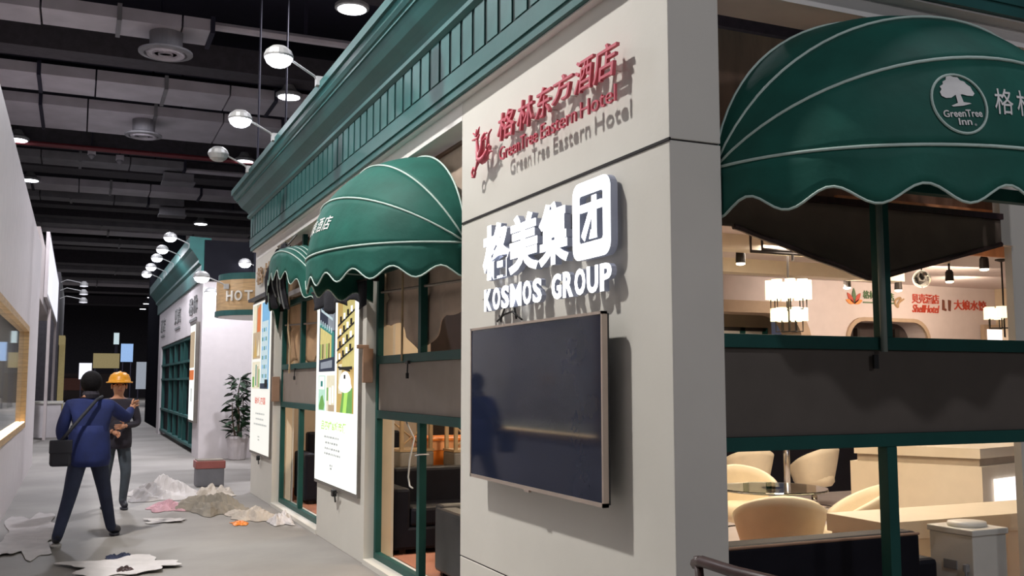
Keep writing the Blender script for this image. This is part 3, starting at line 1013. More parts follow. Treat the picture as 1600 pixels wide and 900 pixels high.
# brown V shade behind the right window
t = thing('roman_shade', 'dark brown cloth shade pulled to a V behind the right window', 'shade', (4.0, 4.1, 2.2))
b = MB()
def vshade(u, v):
    x = 2.78 + (5.0 - 2.78) * u
    top = 2.60 if u < .3 else 2.585
    lowz = 2.42 - (2.42 - 2.185) * (x - 3.08) / (3.98 - 3.08) if x < 3.98 else 2.185 + (2.44 - 2.185) * (x - 3.98) / (5.0 - 3.98)
    lowz = min(lowz, 2.44)
    if x < 3.08:
        lowz = 2.42
    yy = 4.10 + .05 * math.sin(v * PI) * math.sin(u * PI) + .006 * math.sin(u * 40)
    return (x, yy, top + (lowz - top) * v)
b.grid(vshade, 50, 10)
b.build('cloth', 'shade', t, smooth=True, solid=.006)
b = MB()
b.tube([vshade(k / 40, 1) for k in range(5, 41)], .016, 6); b.build('hem', 'wood_dark', t)
b = MB(); b.box(2.78, 4.08, 2.585, 5.0, 4.12, 2.62); b.build('head_rail', 'wood_dark', t)

# ================================================================== SIGNS on the corner pier
L0 = left_fn(X0)
t = thing('red_hotel_sign', 'red raised calligraphic sign with small latin line on the corner pier', 'sign', (X0 - .03, 5.1, 3.0))
DZ = .055
def lf(off):
    return lambda u, v, d: (X0 - off - d, -u, v)
chars = '格林东方酒店'
us = [(-5.53, -5.22), (-5.23, -4.96), (-4.97, -4.73), (-4.76, -4.47), (-4.49, -4.25), (-4.28, -4.01)]
zs = [(3.11, 3.28), (3.105, 3.28), (3.11, 3.28), (3.14, 3.28), (3.125, 3.295), (3.12, 3.295)]
for ch, (u0, u1), (z0, z1) in zip(chars, us, zs):
    b = MB()
    zc = (z0 + z1) / 2
    fn = lf(DZ)
    fit_text(b, ch, u0 + .02, u1 - .03, z0, z1, lambda u, v, d: fn(u + (v - zc) * .18, v, d), depth=.02, bold=.004)
    b.build('character', 'red', t)
    b = MB()
    um = (u0 + u1) / 2
    for du, dz in ((-.04, .05), (.03, -.05)):
        b.tube([(X0, -(um + du), zc + dz), (X0 - DZ, -(um + du), zc + dz)], .004, 5)
    b.build('standoff', 'chrome', t)
for word, u0, u1 in (('GreenTree', -5.50, -4.955), ('Eastern', -4.905, -4.475), ('Hotel', -4.425, -4.06)):
    b = MB()
    fit_text(b, word, u0, u1, 2.99, 3.075, lf(DZ), depth=.012, bold=-.006)
    b.build('word', 'red', t)
# red stylised figure of ribbons
b = MB()
def ribbon(pts_, r):
    b.tube([(X0 - DZ - .01, 5.62 + (-p[0] - 5.70) * .81, 2.97 + (p[1] - 2.93) * .64) for p in pts_], [q * .8 for q in r] if isinstance(r, list) else r * .8, 6)
ribbon([(-6.02, 3.36), (-6.01, 3.28), (-5.995, 3.17), (-5.965, 3.09), (-5.90, 3.06), (-5.83, 3.08), (-5.79, 3.15)], [.010, .014, .02, .03, .034, .03, .016])
ribbon([(-5.79, 3.15), (-5.785, 3.24), (-5.76, 3.30), (-5.71, 3.325)], [.018, .012, .010, .006])
ribbon([(-5.93, 3.10), (-5.90, 3.20), (-5.89, 3.29), (-5.85, 3.325), (-5.80, 3.315)], [.03, .024, .018, .012, .006])
ribbon([(-5.88, 3.26), (-5.83, 3.28), (-5.81, 3.24)], [.012, .010, .006])
ribbon([(-6.12, 3.33), (-6.06, 3.32), (-6.01, 3.31), (-5.96, 3.35)], [.006, .012, .014, .006])
ribbon([(-6.10, 3.40), (-6.05, 3.365), (-6.01, 3.345), (-5.98, 3.40), (-5.96, 3.43)], [.006, .012, .014, .010, .005])
ribbon([(-6.03, 3.42), (-6.02, 3.37)], [.006, .012])
ribbon([(-5.98, 3.08), (-6.02, 3.03), (-6.05, 2.985)], [.02, .012, .008])
ribbon([(-6.09, 3.03), (-6.12, 2.99), (-6.11, 2.94), (-6.07, 2.93), (-6.05, 2.97), (-6.06, 3.02), (-6.09, 3.03)], .011)
ribbon([(-5.80, 3.08), (-5.75, 3.11), (-5.73, 3.16), (-5.76, 3.18), (-5.79, 3.15)], .012)
ribbon([(-5.75, 3.12), (-5.70, 3.10)], [.012, .006])
b.build('emblem', 'red', t, smooth=True)
b = MB()
for (u, z) in ((-5.80, 3.07), (-5.70, 3.12), (-5.86, 3.2)):
    b.tube([(X0, -u, z), (X0 - DZ, -u, z)], .004, 5)
b.build('standoff', 'chrome', t)

t = thing('white_group_sign', 'glowing white channel-letter sign on the corner pier above the screen', 'sign', (X0 - .05, 5.1, 2.1))
for i, (ch, u0, u1, z0, z1, bo) in enumerate((('格', -5.76, -5.32, 2.26, 2.61, .04), ('美', -5.35, -4.92, 2.26, 2.605, .03), ('集', -4.93, -4.55, 2.26, 2.605, .03))):
    fr = MB()
    fit_text(fr, ch, u0, u1 - .02, z0, z1, lf(.064), depth=.004, bold=bo)
    bd = MB()
    fit_text(bd, ch, u0, u1 - .02, z0, z1, lf(.024), depth=.040, bold=bo)
    o = bd.build('character', 'sign_side', t)
    fr.build('lit_face', 'lit', o)
# the last character: a rounded frame with strokes inside
bd = MB(); fr = MB()
def sq(u, z):
    return (-5.74 + (u + 5.93) * .9364, 2.26 + (z - 2.285) * .933)
outer = [sq(*p) for p in rrect(-4.62, -4.20, 2.27, 2.70, .07)]
inner = [sq(*p) for p in rrect(-4.545, -4.275, 2.36, 2.625, .02)]
for (mb_, off, dp) in ((bd, .024, .040), (fr, .064, .004)):
    p_ = plate(outer, [inner], lf(off), dp)
    mb_.add(p_.v, p_.f)
    for (pa) in ([(-4.53, 2.53), (-4.29, 2.53), (-4.29, 2.575), (-4.53, 2.575)], [(-4.40, 2.42), (-4.35, 2.42), (-4.35, 2.61), (-4.40, 2.61)],
                 [(-4.43, 2.375), (-4.345, 2.375), (-4.35, 2.425), (-4.41, 2.425)], [(-4.52, 2.40), (-4.485, 2.37), (-4.385, 2.53), (-4.42, 2.55)]):
        mb_.prism([sq(*p) for p in pa], 0, dp, lf(off))
o = bd.build('character', 'sign_side', t, fixn=True)
fr.build('lit_face', 'lit', o, fixn=True)
lw = 1.62 / 11.15
u = -5.745
for ch in 'KOSMOS GROUP':
    w = {'M': 1.25, ' ': .75}.get(ch, .93) * lw
    if ch != ' ':
        bd = MB(); fr = MB()
        fit_text(fr, ch, u + .012, u + w - .012, 2.068, 2.205, lf(.064), depth=.004, bold=.03)
        fit_text(bd, ch, u + .012, u + w - .012, 2.068, 2.205, lf(.034), depth=.030, bold=.03)
        o = bd.build('letter', 'sign_side', t)
        fr.build('lit_face', 'lit', o)
    u += w
b = MB()
for (yy, z) in ((5.7, 2.45), (5.3, 2.4), (4.85, 2.45), (4.4, 2.32), (5.8, 2.15), (4.3, 2.15), (5.2, 2.15), (4.7, 2.15)):
    b.tube([(X0, yy, z), (X0 - .05, yy, z)], .006, 5)
b.build('standoff', 'chrome', t)
t = tag(MB().tube([(X0 - .012, 5.62, 2.035), (X0 - .04, 5.53, 1.995), (X0 - .05, 5.50, 2.02), (X0 - .05, 5.43, 2.09), (X0 - .04, 5.385, 2.115), (X0 - .03, 5.35, 2.08), (X0 - .03, 5.32, 2.0)], .006, 6)
        .tube([(X0 - .035, 5.60, 2.0), (X0 - .04, 5.48, 2.035), (X0 - .04, 5.36, 2.045), (X0 - .03, 5.24, 1.99)], .006, 6).build('loose_cable', 'cable', smooth=True),
        'tangled black cable end between the white sign and the screen', 'cable')

# television --------------------------------------------------------------
t = thing('television', 'large dark flat screen with a thin champagne frame on the corner pier', 'television', (2.35, 5.0, 1.03))
ty0, ty1, tz0, tz1, tx = 4.13, 5.86, 1.03, 1.965, 2.30
b = MB(); b.box(tx + .004, ty0 + .012, tz0 + .018, tx + .02, ty1 - .012, tz1 - .012)
b.build('screen', 'tv_screen', t)
b = MB()
b.box(tx, ty0, tz0, tx + .03, ty0 + .014, tz1); b.box(tx, ty1 - .014, tz0, tx + .03, ty1, tz1)
b.box(tx, ty0, tz0, tx + .03, ty1, tz0 + .02); b.box(tx, ty0, tz1 - .014, tx + .03, ty1, tz1)
b.build('bezel', 'tv_frame', t)
b = MB(); b.box(tx + .02, ty0 + .01, tz0 + .01, tx + .045, ty1 - .01, tz1 - .01); b.build('back_cover', 'tv_back', t)
b = MB(); b.box(tx + .045, 4.7, 1.3, X0, 5.3, 1.7); b.build('wall_mount', 'tv_back', t)
b = MB(); b.box(tx - .002, 4.97, tz0 - .012, tx + .015, 5.03, tz0); b.build('sensor', 'tv_frame', t)

# light boxes ---------------------------------------------------------------
def light_box(label, ya, yb, z0, z1, white, cells, heading, hm, hbox, lines):
    """u 0 (far end) .. 1 (near end)"""
    t_ = thing('light_box', label, 'light box', (X0 - .04, (ya + yb) / 2, z0))
    b_ = MB(); b_.box(X0 - .03, ya, z0, X0, yb, z1); b_.build('case', 'box_frame', t_)
    x = X0 - .035
    b_ = MB(); b_.box(x, ya + .035, z0 + .035, x + .006, yb - .035, z1 - .02); b_.build('poster', white, t_)
    def P(u, v, d=0):
        return (x - .0015 - d, yb - .035 - u * (yb - ya - .07), z0 + .035 + v * (z1 - z0 - .055))
    for polys in cells:
        b_ = MB()
        mats = []
        for i, (mname, pts_) in enumerate(polys):
            if mname not in mats:
                mats.append(mname)
            n_ = len(pts_)
            b_.add([P(u, v, .0006 * i) for u, v in pts_], [tuple(range(n_))], mats.index(mname))
        b_.build('picture', mats, t_)
    b_ = MB()
    fit_text(b_, heading, *hbox, lambda u, v, d: P(u, v, .001), bold=.02)
    b_.build('heading', hm, t_)
    b_ = MB()
    for (u0, u1, v) in lines:
        uu = u0
        while uu < u1:
            w_ = random.uniform(.02, .05)
            b_.add([P(uu, v, .001), P(min(uu + w_, u1), v, .001), P(min(uu + w_, u1), v + .011, .001), P(uu, v + .011, .001)], [(0, 1, 2, 3)])
            uu += w_ + .012
    b_.build('small_print', 'print_lightgrey', t_)['kind'] = 'stuff'
    b_ = MB()
    ym = ya + (yb - ya) * .45
    b_.tube([(X0 - .04, ym + .1, z0), (X0 - .05, ym + .08, z0 - .03), (X0 - .05, ym - .02, z0 - .035), (X0 - .05, ym - .12, z0 - .01)], .008, 6)
    b_.tube([(X0 - .05, ym - .02, z0 - .035), (X0 - .05, ym - .06, z0 - .11)], .008, 6)
    b_.box(X0 - .07, ym - .03, z0 - .06, X0 - .03, ym + .04, z0)
    b_.build('cable_tail', 'cable', t_)
    return t_
def rect(u0, v0, u1, v1):
    return [(u0, v0), (u1, v0), (u1, v1), (u0, v1)]
pic1 = [('print_navy', rect(.07, .585, .49, .985)), ('print_grey', rect(.30, .80, .47, .97)), ('print_teal', [(.08, .86), (.46, .79), (.46, .76), (.08, .83)]),
        ('print_yellow', [(.10, .83), (.40, .775), (.40, .66), (.10, .65)]), ('print_teal', [(.40, .80), (.46, .785), (.46, .66), (.40, .66)])]
for i in range(6):
    pic1.append(('print_ice', rect(.10 + i * .058, .842 - i * .011, .125 + i * .058, .87 - i * .011)))
for i in range(5):
    pic1.append((('print_green', 'print_black', 'print_tan')[i % 3], rect(.12 + i * .055, .655, .145 + i * .055, .735)))
pic1 += [('print_grey', [(.14, .635), (.44, .645), (.44, .605), (.14, .60)]), ('print_ice', [(.10, .955), (.14, .93), (.44, .865), (.44, .85), (.14, .915)])]
pic2 = [('print_wood', rect(.54, .375, .93, .985)), ('print_yellow', rect(.66, .60, .93, .97)), ('print_cream', rect(.58, .47, .66, .62))]
for i in range(4):
    v = .845 - i * .063
    pic2.append(('print_black', [(.55, v - .035), (.93, v + .03), (.93, v + .042), (.55, v - .023)]))
    for j in range(4):
        pic2.append((('print_black', 'print_white')[(i + j) % 2], rect(.60 + j * .082, v - .012 + j * .014, .645 + j * .082, v + .018 + j * .014)))
pic2 += [('print_black', rect(.62, .59, .92, .605)), ('print_green', [(.66, .376), (.93, .376), (.93, .50), (.72, .50)]), ('print_lime', [(.72, .376), (.80, .376), (.84, .49), (.76, .49)])]
pic2.append(('print_white', [(.77 + .165 * math.cos(a) * (1 if math.sin(a) < 0 else .8), .52 + .045 * math.sin(a) * (1 if math.sin(a) < 0 else 1.4)) for a in [2 * PI * k / 16 for k in range(16)]]))
pic2.append(('print_black', rect(.74, .545, .78, .565)))
pic2.append(('print_black', [(.60, .60), (.88, .578), (.88, .588), (.60, .61)]))
pic3 = [('print_mint', rect(.07, .375, .255, .565)), ('print_white', rect(.09, .49, .23, .56)), ('print_green', [(.09, .40), (.14, .45), (.19, .46), (.24, .41), (.22, .38), (.10, .38)]), ('print_teal', rect(.13, .505, .19, .535))]
pic4 = [('print_cream', rect(.285, .375, .495, .565)), ('print_green', rect(.29, .43, .33, .50)), ('print_white', rect(.36, .41, .40, .50)), ('print_tan', rect(.34, .376, .49, .41)), ('print_white', rect(.43, .42, .47, .51))]
light_box('tall bright light box with green heading on the middle pier', 8.88, 10.66, .565, 2.56, 'box_white', [pic1, pic2, pic3, pic4],
          '吕四楼&城市便', 'print_lime', (.17, .78, .275, .325), [(.25, .62, .235), (.28, .60, .205), (.27, .64, .175), (.26, .66, .148), (.40, .48, .09), (.41, .47, .075)])
q1 = [('print_tan', rect(.06, .62, .48, .985)), ('print_cream', rect(.06, .80, .24, .985)), ('print_orange', [(.28, .80), (.46, .80), (.46, .985), (.30, .96)]), ('print_wood', [(.12, .63), (.30, .63), (.22, .78)]), ('print_cream', [(.30, .64), (.44, .64), (.40, .75)])]
q2 = [('print_sky', rect(.54, .42, .94, .985)), ('print_ice', rect(.56, .42, .88, .86))]
for i in range(6):
    for j in range(3):
        q2.append((('print_teal', 'print_sky')[(i + j) % 2], rect(.60 + j * .09, .49 + i * .06, .65 + j * .09, .515 + i * .06)))
q2 += [('print_navy', rect(.54, .42, .94, .455)), ('print_black', rect(.78, .43, .93, .48))]
q3 = [('print_cream', rect(.06, .42, .48, .60)), ('print_green', rect(.08, .43, .18, .50)), ('print_teal', rect(.25, .44, .30, .58)), ('print_tan', rect(.34, .43, .40, .57)), ('print_green', rect(.42, .43, .47, .55))]
light_box('light box with red heading on the end pier', 13.40, 15.02, .60, 2.80, 'box_white2', [q1, q2, q3], '缺城,四国', 'print_red', (.25, .80, .315, .365),
          [(.30, .78, .25), (.32, .74, .215), (.22, .90, .18), (.45, .55, .10), (.46, .54, .08)])
# light-box top lamp bars and the cardboard pads
b = MB(); b.box(X0 - .14, 11.0, 2.645, X0 - .05, 11.75, 2.70)
b.tube([(X0 - .1, 11.4, 2.67), (X0 + .1, 11.4, 2.67)], .015, 6)
tag(b.build('lamp_bar', 'box_frame'), 'grey metal bar leaning out over the far street window', 'bar')
b = MB(); b.box(X0 - .10, 13.35, 2.82, X0 - .001, 15.04, 2.86)
tag(b.build('lamp_bar', 'iron'), 'dark bar along the top of the red-heading light box', 'bar')
b = MB(); b.box(X0 - .035, 8.722, 1.62, X0 + .06, 8.758, 1.93); b.box(X0 - .09, 8.73, 1.93, X0 + .02, 8.758, 1.965)
tag(b.build('cardboard_pad', 'cardboard', bevel=.004), 'brown cardboard corner pad taped to the bright light box', 'cardboard')
b = MB(); b.box(X0 - .03, 13.28, 1.37, X0 + .07, 13.328, 1.70)
tag(b.build('cardboard_pad', 'cardboard', bevel=.004), 'brown cardboard corner pad on the red-heading light box', 'cardboard')
# red printed marks on the end pier, above its light box
t = thing('pier_sign', 'faint reddish raised sign at the top of the end pier', 'sign', (X0 - .02, 14.0, 2.95))
b = MB()
for i, ch in enumerate('格林'):
    fit_text(b, ch, -14.72 + i * .62, -14.22 + i * .62, 3.05, 3.30, lf(.02), depth=.02, bold=.01)
b.build('lettering', 'logo_tan', t)

# ================================================================== FLOODLIGHTS on cornice arms
def flood():
    t_ = thing('arm_floodlight', '', 'lamp')
    b_ = MB()   # arm from the cornice (origin) outwards along -X
    b_.tube([(0, 0, 0), (-.05, -.02, .05), (-.40, -.19, .17)], .012, 6); b_.build('arm', 'lamp_body', t_, world=False)
    b_ = MB(); b_.box(-.03, -.04, -.04, .05, .04, .05); b_.build('clamp', 'lamp_body', t_, world=False)
    b_ = MB(); b_.lathe([(.135, 0), (.14, .02), (.12, .07), (.07, .11), (.03, .12)], 18, (-.43, -.20, .12)); b_.build('housing', 'lamp_body', t_, world=False)
    return t_
fl = flood()
b = MB(); b.lathe([(.02, -.085), (.07, -.075), (.11, -.045), (.13, 0)], 18, (-.43, -.20, .12))
fb = b.build('lens', 'flood_glow', fl, world=False)
FL = [(2.06, 9.35, 4.56, 'brightest arm floodlight over the cornice'), (2.06, 11.75, 4.56, 'second arm floodlight over the cornice, above the awnings')]
for i, (x, y, z, lab) in enumerate(FL):
    if i == 0:
        fl.location = (x, y, z); fl['label'] = lab
    else:
        dup(fl, (x, y, z), lab)
    area('floodlight_beam', (x - .43, y - .2, z + .06), (X0 + .2, y, 2.2), 9, COOL, .17)
fl0 = dup(fl, (2.06, 6.9, 4.56), 'arm floodlight over the cornice outside the view')
area('floodlight_beam', (2.06 - .43, 6.7, 4.62), (X0 + .2, 6.9, 2.2), 9, COOL, .17)
dk = dup(fl, (2.06, 13.7, 4.56), 'unlit arm floodlight near the far end of the cornice')
for c in dk.children:
    if c.name.startswith('lens'):
        c.data = c.data.copy()
        c.data.materials[0] = M['lamp_body']

# ================================================================== STAND 2 : beyond
t = structE('wall_neighbour', 'white end wall of the neighbouring green-corniced stand', 'wall', (3.4, 22, 0))
b = MB(); b.box(2.42, 22, 0, 5.2, 22.3, 3.82); b.build('board', 'white_wall', t)
b = MB(); b.box(2.42, 22.3, 2.75, 2.62, 34.2, 3.95); b.build('fascia_board', 'white_wall', t)
b = MB(); b.box(2.42, 22.3, 0, 2.62, 23.3, 2.75); b.build('pier', 'white_wall', t)
b = MB(); b.box(2.42, 33.2, 0, 2.62, 34.2, 2.75); b.build('pier', 'white_wall', t)
b = MB(); b.box(2.42, 21.9, 3.82, 5.6, 22.6, 4.7)
struct(b.build('wall_blackout', 'drape'), 'black header wall above the neighbouring stand', 'wall')
t = structE('trim_40', 'dark green cornice of the neighbouring stand', 'cornice', (2.3, 28, 3.85))
b = MB()
prof = [(0, 3.85), (0, 4.15), (-.06, 4.2), (-.06, 4.26), (-.2, 4.45), (-.26, 4.5), (-.26, 4.75), (.2, 4.75), (.2, 3.85)]
n = len(prof)
vs = [(2.36 + p, 21.9 + p * .3, z + .0) for p, z in prof] + [(2.36 + p, 34.4, z) for p, z in prof]
b.add(vs, [(i, (i + 1) % n, n + (i + 1) % n, n + i) for i in range(n)] + [tuple(range(n))[::-1], tuple(range(n, 2 * n))])
b.build('moulding', 'cornice', t, fixn=True)
t = structE('window_4', 'green glazed grid window of the neighbouring stand', 'window', (2.55, 28, 0))
b = MB(); b.box(2.56, 23.3, .1, 2.58, 33.2, 2.75); b.build('pane', 'leather_black', t)
for yy in (23.35, 24.6, 26.2, 27.2, 28.9, 30.5, 33.1):
    b = MB(); b.box(2.47, yy - .05, .1, 2.56, yy + .05, 2.75); b.build('bar', 'cornice', t)
for zz in (.15, .8, 1.72, 2.15, 2.70):
    b = MB(); b.box(2.45, 23.3, zz - .03, 2.56, 33.2, zz + .03); b.build('bar', 'cornice', t)
t = thing('neighbour_sign', 'grey raised logos along the white fascia of the neighbouring stand', 'sign', (2.40, 28, 3.0))
for (u0, u1, s_) in ((-24.6, -22.9, '格林'), (-28.4, -26.8, '贝壳'), (-33.2, -31.6, '酒店')):
    for q_, ch in enumerate(s_):
        um = (u0 + u1) / 2
        b = MB(); fit_text(b, ch, u0 if q_ == 0 else um + .05, um - .05 if q_ == 0 else u1, 3.2, 3.6, lambda u, v, d: (2.42 - d, -u, v), depth=.03, bold=.01)
        b.build('character', 'plaque', t)
    b = MB(); b.box(2.395, -u0 - .1, 3.04, 2.42, -u1 + .1, 3.10)
    b.build('underline', 'plaque', t)
t = thing('slim_light_box', 'slim light box poster at the corner of the neighbouring stand', 'light box', (2.38, 22.9, .7))
b = MB(); b.box(2.34, 22.35, .75, 2.42, 23.45, 2.95); b.build('case', 'box_frame', t)
b = MB(); b.box(2.335, 22.42, .8, 2.342, 23.40, 2.9); b.build('poster', 'box_white', t)
b = MB(); b.box(2.33, 22.48, 1.95, 2.334, 23.35, 2.75); b.build('picture', 'print_tan', t)
b = MB(); b.box(2.33, 22.48, 1.68, 2.334, 23.35, 1.9); b.build('picture', 'print_orange', t)
b = MB(); b.box(2.33, 22.8, 1.2, 2.334, 23.0, 1.5); b.build('small_print', 'print_lightgrey', t)
# drum sign
t = thing('drum_sign', 'round wooden drum sign with raised letters beyond the end pier', 'sign', (3.15, 18.2, 2.85))
b = MB(); b.lathe([(.86, 0), (.86, .57), (.8, .57)], 40, (3.10, 18.2, 2.86)); b.build('drum', 'wood', t, smooth=False)
b = MB(); b.lathe([(.88, 0), (.88, .09), (.86, .09)], 40, (3.10, 18.2, 2.80)); b.build('rim', 'cornice', t)
b = MB(); b.lathe([(.82, 0), (.82, .02)], 40, (3.10, 18.2, 2.795)); b.build('underside', 'enamel', t)
b = MB(); b.lathe([(.83, 0), (.83, .12)], 40, (3.10, 18.2, 3.43)); b.build('rim', 'cornice', t)
for xx in (2.9, 3.4):
    b = MB(); b.tube([(xx, 18.2, 3.5), (xx, 18.2, 11.2)], .02, 6); b.build('hanger', 'hall_dark', t)
for i, ch in enumerate('HOTEL'):
    a = math.radians(212 + i * 12.5)
    b = MB()
    def dr(u, v, d, a=a):
        aa = a + u / .87
        rr = .865 + d
        return (3.10 + rr * math.cos(aa), 18.2 + rr * math.sin(aa), v)
    fit_text(b, ch, 0, .145, 3.05, 3.23, dr, depth=.03, bold=.02)
    b.build('letter', 'enamel', t)
# floodlights of the neighbouring stand
for i, (yy, lab) in enumerate(((21.9, 'nearest floodlight of the row on the neighbouring cornice'), (24.0, 'second floodlight of the row on the neighbouring cornice'), (25.7, 'third floodlight of the row on the neighbouring cornice'),
                               (27.8, 'fourth floodlight of the row on the neighbouring cornice'), (29.6, 'farthest floodlight of the row on the neighbouring cornice'))):
    dup(fl, (2.12, yy, 4.55), lab)
area('floodlight_beam', (1.5, 24.5, 4.6), (2.5, 24.5, 2.2), 32, COOL, .3)
d1 = dup(fl, (2.33, 17.72, 3.30), 'floodlight on the rim of the drum sign, pointing left')
d2 = dup(fl, (3.67, 21.87, 4.07), 'big floodlight glaring beside the end of the cornice')
d3 = dup(fl, (2.99, 21.97, 3.42), 'floodlight on the white neighbouring wall left of the drum sign')
area('floodlight_beam', (2.5, 20.2, 4.1), (3.0, 22.0, 2.0), 38, COOL, .2)
# potted plant
t = thing('potted_plant', 'dark leafy potted plant against the white neighbouring wall', 'plant', (3.16, 21.5, 0))
b = MB(); b.lathe([(.16, 0), (.18, .02), (.23, .45), (.25, .45), (.25, .50), (.21, .50), (.2, .44)], 18); b.build('pot', 'pot', t, world=False)
b = MB(); b.lathe([(.2, .42), (.2, .455), (.02, .46)], 14); b.build('soil', 'soil', t, world=False)
b = MB()
b.tube([(0, 0, .44), (.02, .01, .9), (-.02, 0, 1.3), (.01, 0, 1.6)], [.03, .025, .02, .01], 6)
b.tube([(.05, .05, .44), (.12, .06, .9), (.10, .08, 1.3)], [.02, .016, .008], 5)
b.tube([(-.05, -.05, .44), (-.13, -.08, .85), (-.14, -.06, 1.2)], [.02, .016, .008], 5)
b.build('stem', 'stem', t, world=False)
lb = MB()
vs = [(0, 0, 0), (.035, .06, .012), (.05, .13, .0), (.03, .21, -.03), (0, .27, -.06), (-.03, .21, -.03), (-.05, .13, .0), (-.035, .06, .012), (0, .06, 0), (0, .13, -.015), (0, .21, -.042)]
lb.add(vs, [(0, 1, 8), (0, 8, 7), (1, 2, 9, 8), (8, 9, 6, 7), (2, 3, 10, 9), (9, 10, 5, 6), (3, 4, 10), (10, 4, 5)])
leaf0 = None
for i in range(150):
    z = random.uniform(.52, 1.72)
    rr = .10 + .20 * math.sin(min(1, (1.78 - z) / .9) * PI * .5) * random.random()
    a = random.uniform(0, 2 * PI)
    if leaf0 is None:
        leaf0 = lb.build('leaf', 'leaf', t, smooth=True, world=False); o = leaf0
    else:
        o = leaf0.copy(); COL.objects.link(o)
    o.parent = t
    o.location = (rr * .55 * math.cos(a), rr * .55 * math.sin(a), z)
    o.rotation_euler = (random.uniform(-.5, .9), random.uniform(-.6, .6), a - PI / 2 + random.uniform(-.4, .4))
    s_ = random.uniform(.7, 1.15)
    o.scale = (s_, s_, s_)

# ================================================================== LEFT BOOTHS
t = structE('wall_left', 'pale pink-white booth wall along the left of the aisle', 'wall', (-.85, 14, 0))
wy0, wy1, wz0, wz1 = 9.6, 17.3, .93, 2.5
for (y0, z0, y1, z1) in ((4, 0, 21.8, wz0), (4, wz1, 21.8, 4.35), (wy1, wz0, 21.8, wz1), (4, wz0, wy0, wz1)):
    b = MB(); b.box(-.83 if z0 == wz0 else -1.0, y0, z0, -.75, y1, z1); b.build('board', 'white_wall', t)
b = MB(); b.box(-3.1, 17.42, .93, -.83, 17.5, 3.0)
struct(b.build('wall_display_end', 'purple_white'), 'lilac end panel seen through the left display window', 'wall')
t = structE('window_5', 'wood framed display window in the left booth wall', 'window', (-.8, 13.4, wz0))
for (y0, z0, y1, z1) in ((wy0, wz0, wy1, wz0 + .08), (wy0, wz1 - .08, wy1, wz1), (wy1 - .12, wz0 + .08, wy1, wz1 - .08), (wy0, wz0 + .08, wy0 + .12, wz1 - .08)):
    b = MB(); b.box(-.80, y0, z0, -.715, y1, z1); b.build('frame_member', 'wood', t)
b = MB(); b.box(-.79, wy0 + .12, wz0 + .08, -.785, wy1 - .12, wz1 - .08); b.build('pane', 'glass', t)
b = MB(); b.box(-.775, wy0 + .14, wz0 + .081, -.725, wy1 - .14, wz0 + .088); b.build('sill_glow_strip', 'sill_glow', t)  # glowing strip added to imitate the lit sill and its reflection
b = MB(); b.box(-3.2, 8, 0.5, -3.1, 19, 3)
struct(b.build('wall_display', 'purple_white'), 'lilac back wall inside the left display window', 'wall')
b = MB(); b.box(-3.1, 8, .86, -1.0, 19, .93)
struct(b.build('trim_41', 'laminate'), 'display ledge inside the left window', 'ledge')
t = thing('dark_vase', 'small dark bottle on the ledge of the left display window', 'bottle', (-1.0, 15.9, .93))
b = MB(); b.lathe([(.08, 0), (.12, .06), (.12, .2), (.05, .28), (.045, .36)], 14, (-1.0, 15.9, .93)); b.build('body', 'iron', t)
b = MB(); b.lathe([(.05, 0), (.05, .04)], 10, (-1.0, 15.9, 1.29)); b.build('stopper', 'wood_dark', t)
# second and later booths
t = structE('wall_left_second', 'white box fascia of the second booth on the left', 'wall', (-1.2, 27, 0))
b = MB(); b.box(-2.2, 23.4, 3.55, -.85, 34, 5.0); b.build('fascia', 'purple_white', t)
b = MB(); b.box(-1.3, 23.4, 0, -.95, 24.4, 3.55); b.build('pillar', 'purple_white', t)
b = MB(); b.box(-2.4, 23.6, 0, -2.2, 40, 3.55); b.build('back', 'dark_niche', t)
t = thing('fascia_light_box', 'glowing white fascia panel of the second left booth', 'light box', (-.8, 31, 3.6))
b = MB(); b.box(-.84, 27, 3.75, -.76, 40, 5.4); b.build('case', 'white_wall', t)
b = MB(); b.box(-.758, 27.2, 3.85, -.752, 39.8, 5.3); b.build('panel', 'far_white', t)
b = MB(); b.box(-.84, 31, 0, -.76, 31.5, 3.75); b.build('leg', 'purple_white', t)
b = MB(); b.box(-.84, 39.4, 0, -.76, 39.8, 3.75); b.build('leg', 'purple_white', t)
t = thing('white_counter', 'small white counter of the second left booth', 'counter', (-.75, 33, 0))
b = MB(); b.box(-1.2, 32.4, 0, -.4, 33.6, 1.0); b.build('body', 'white_wall', t)
b = MB(); b.box(-1.25, 32.35, 1.0, -.35, 33.65, 1.06); b.build('top', 'enamel', t)
for i, zz in enumerate((5.9, 5.55, 5.2)):
    lab = ('top', 'middle', 'lowest')[i] + ' of the three arm lamps above the second left booth'
    t = thing('arm_lamp', lab, 'lamp', (-.8, 46, zz))
    b = MB(); b.tube([(-.8, 46, zz), (-.55, 46, zz + .12), (.0, 46, zz + .02)], .02, 6); b.build('arm', 'lamp_body', t)
    b = MB(); b.lathe([(.17, 0), (.17, .1), (.08, .2)], 12, (.12, 46, zz - .12)); b.build('head', 'lamp_body', t)
    b = MB(); b.lathe([(.05, -.04), (.165, -.02), (.165, 0)], 12, (.12, 46, zz - .12)); b.build('lens', 'far_white', t)
b = MB(); b.box(-1.6, 45.5, 0, -.8, 60, 6.3)
struct(b.build('wall_left_third', 'beam'), 'dark booth wall further along on the left', 'wall')
t = thing('arch_frame', 'pale yellow arched doorway frame in the dark left wall', 'frame', (-.6, 50, 0))
b = MB(); b.box(-.8, 49.4, 0, -.55, 49.9, 3.6); b.box(-.8, 47.6, 3.3, -.55, 49.9, 3.7); b.build('frame', 'far_yellow', t)
